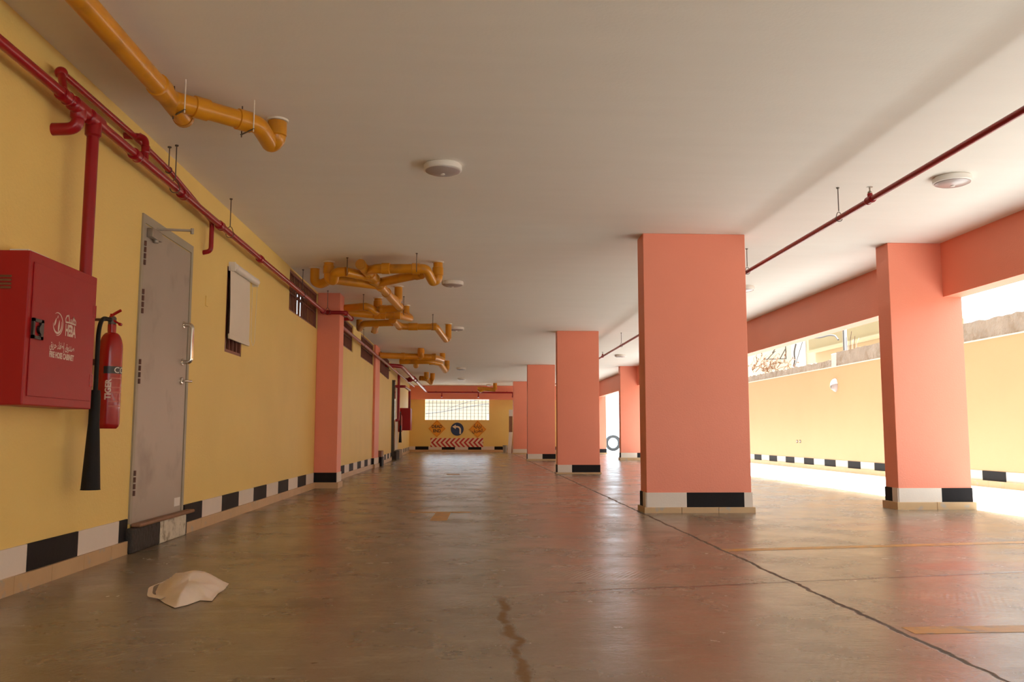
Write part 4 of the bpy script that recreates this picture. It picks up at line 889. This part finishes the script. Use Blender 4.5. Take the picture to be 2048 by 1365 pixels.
# metal bracket frame and dry vines over the wall
fr = thing('metal_frame', 'dark triangular metal frame rising among dry vines on the boundary wall', 'frame', (8.6, 24, 2.5))
def fp(px, py, x=8.75): return atX(px, py, x)
mb = MB()
for a, b in (((1530, 719), (1572, 718)), ((1534, 720), (1550, 703)), ((1572, 718), (1571, 690)), ((1560, 718), (1571, 698)), ((1545, 706), (1556, 690))): mb.cyl(fp(*a), fp(*b), .014, 6)
mb.build('frame_bars', M['wire'], fr)
for px0, lb in ((1590, 'dark leaning cable strung down behind the boundary wall'), ):
    mb = MB(); mb.tube(fil([fp(1592, 688), fp(1588, 705), fp(1590, 722), fp(1587, 733)], .3, 4), .02, 6); mb.tube([fp(1605, 684), fp(1590, 733)], .008, 6); tag(mb.build('loose_cable', M['wire']), lb, 'cable')
rv = random.Random(11)
vn = thing('dry_vine', 'dry brown climbing vine sprawling over the boundary wall coping', 'vine', (8.7, 25, 2.5))
mbs = MB(); mbl = MB()
for k in range(26):
    px = rv.uniform(1503, 1560) if k < 20 else rv.uniform(1550, 1580); py = rv.uniform(735, 748); p = fp(px, py, 8.6); pts = [p]
    for s in range(6): p = p+V((rv.uniform(-.08, .1), rv.uniform(-.22, .22), rv.uniform(-.02, .14))); pts.append(p)
    mbs.tube(pts, [.012*(1-s*.12) for s in range(7)], 5)
    for s in range(4):
        q = pts[rv.randrange(1, 7)]+V((rv.uniform(-.04, .04), rv.uniform(-.06, .06), rv.uniform(-.05, .05))); a = V((rv.uniform(-1, 1), rv.uniform(-1, 1), rv.uniform(-1, 1))).normalized()*rv.uniform(.03, .06); b = a.orthogonal().normalized()*rv.uniform(.02, .045)
        mbl.add([q-a, q+b+a*.1, q+a, q-b+a*.1, q+a.cross(b)*2], [(0, 1, 4), (1, 2, 4), (2, 3, 4), (3, 0, 4)])
mbs.build('vine_stems', M['twig'], vn); mbl.build('vine_leaves', M['twig'], vn, smooth=0)
# behind the end wall
eh = thing('distant_house', 'pale sunlit house beyond the barred opening', 'building', (-1, 60, 0))
mb = MB(); mb.box(-9, 5, 58, 66, -.02, 3.5); mb.build('house_wall', mat('dimmed_house_paint', (.36, .28, .195), .8), eh, smooth=0)  # wall colour lowered to offset the strong daylight on it
mb = MB(); mb.box(-9.2, 5.2, 57.7, 66.2, 3.0, 3.25); mb.build('roof_band', M['conc_pale'], eh, smooth=0)
mb = MB(); mb.box(1.1, 1.9, 57.95, 58.0, .9, 2.1); mb.build('window_pane', M['pole'], eh, smooth=0)
cb = MB(); cb.tube(fil([(-4.2, 46, 1.72), (-1.6, 46, 1.9), (.3, 46, 2.3), (1.6, 46, 2.42), (3, 46, 2.35)], .8, 8), .03, 6); tag(cb.build('hanging_cable', M['wire']), 'dark cable sagging across the view through the barred opening', 'cable')
cb = MB(); cb.tube(fil([(-1.2, 46, 2.1), (.1, 46, 2.55), (1.2, 46, 2.62), (3, 46, 2.6)], .5, 8), .018, 6); tag(cb.build('hanging_cable', M['wire']), 'thinner upper cable across the view through the barred opening', 'cable')

# tyre leaning on a thin post beyond the last edge column
ty = thing('rubber_tyre', 'upright grey car tyre past the most distant edge column', 'tyre', (6.95, 42.6, 0))
pt_ = atY(1226, 885.3, 42.6); R0, R1 = .385, .245
prof = []
mb = MB(); cx, cz = pt_.x, R0-.01
sec = [(R1, -.07), (R1+.015, -.095), (R0-.06, -.115), (R0-.02, -.105), (R0, -.085), (R0, -.03), (R0-.012, -.027), (R0-.012, -.02), (R0, -.017), (R0, .017), (R0-.012, .02), (R0-.012, .027), (R0, .03), (R0, .085), (R0-.02, .105), (R0-.06, .115), (R1+.015, .095), (R1, .07), (R1+.03, .06), (R0-.04, .08), (R0-.03, 0), (R0-.04, -.08), (R1+.03, -.06)]
n = 56; vs, fs = [], []
for j in range(n):
    a = 2*math.pi*j/n; k_ = 1
    for r_, h_ in sec: vs.append((cx+r_*math.cos(a), 42.6+h_+.0*r_, cz+r_*math.sin(a)))
m_ = len(sec)
for j in range(n):
    for i in range(m_): fs.append((j*m_+i, j*m_+(i+1) % m_, ((j+1) % n)*m_+(i+1) % m_, ((j+1) % n)*m_+i))
mb.add(vs, fs); mb.build('tyre_casing', M['tyre'], ty, smooth=50)
mb = MB(); mb.cyl((cx-.24, 42.9, -.02), (cx-.24, 42.9, 1.6), .02, 8); tag(mb.build('thin_post', M['pole']), 'thin pale post standing behind the tyre', 'post')

# small dirt and fixings on the yellow wall
for (px, py, hy, hz, nm, lb) in ((413, 603, .035, .045, 'junction_cover', 'small yellow painted cover plate between steel door and roller blind'), (183, 497, .05, .07, 'junction_cover', 'small yellow painted cover plate behind the red cabinet drop pipe')):
    p = atX(px, py, XL); mb = MB(); mb.box(XL, XL+.008, p.y-hy, p.y+hy, p.z-hz, p.z+hz); tag(mb.build(nm, M['yellow'], bevel=.002, smooth=0), lb, 'cover plate')

# ------------------------------------------------------------------ light
w = bpy.data.worlds.new('world'); SC.world = w; w.use_nodes = True; bg = w.node_tree.nodes['Background']
bg.inputs['Color'].default_value = (.80, .96, 1.08, 1); bg.inputs['Strength'].default_value = 3.0
sl = bpy.data.lights.new('sun', 'SUN'); so_ = bpy.data.objects.new('sun', sl); COL.objects.link(so_)
sl.energy = 14.5; sl.angle = R(15); sl.color = (.93, 1, 1)
so_.rotation_euler = V((-.07, -.5, -1)).to_track_quat('-Z', 'Y').to_euler()
vs_ = SC.view_settings; vs_.view_transform = 'Standard'; vs_.look = 'None'; vs_.exposure = .36; vs_.gamma = 1; vs_.use_curve_mapping = False
cy = SC.cycles; cy.use_denoising = True; cy.max_bounces = 16; cy.diffuse_bounces = 12; cy.glossy_bounces = 6; cy.sample_clamp_indirect = 12
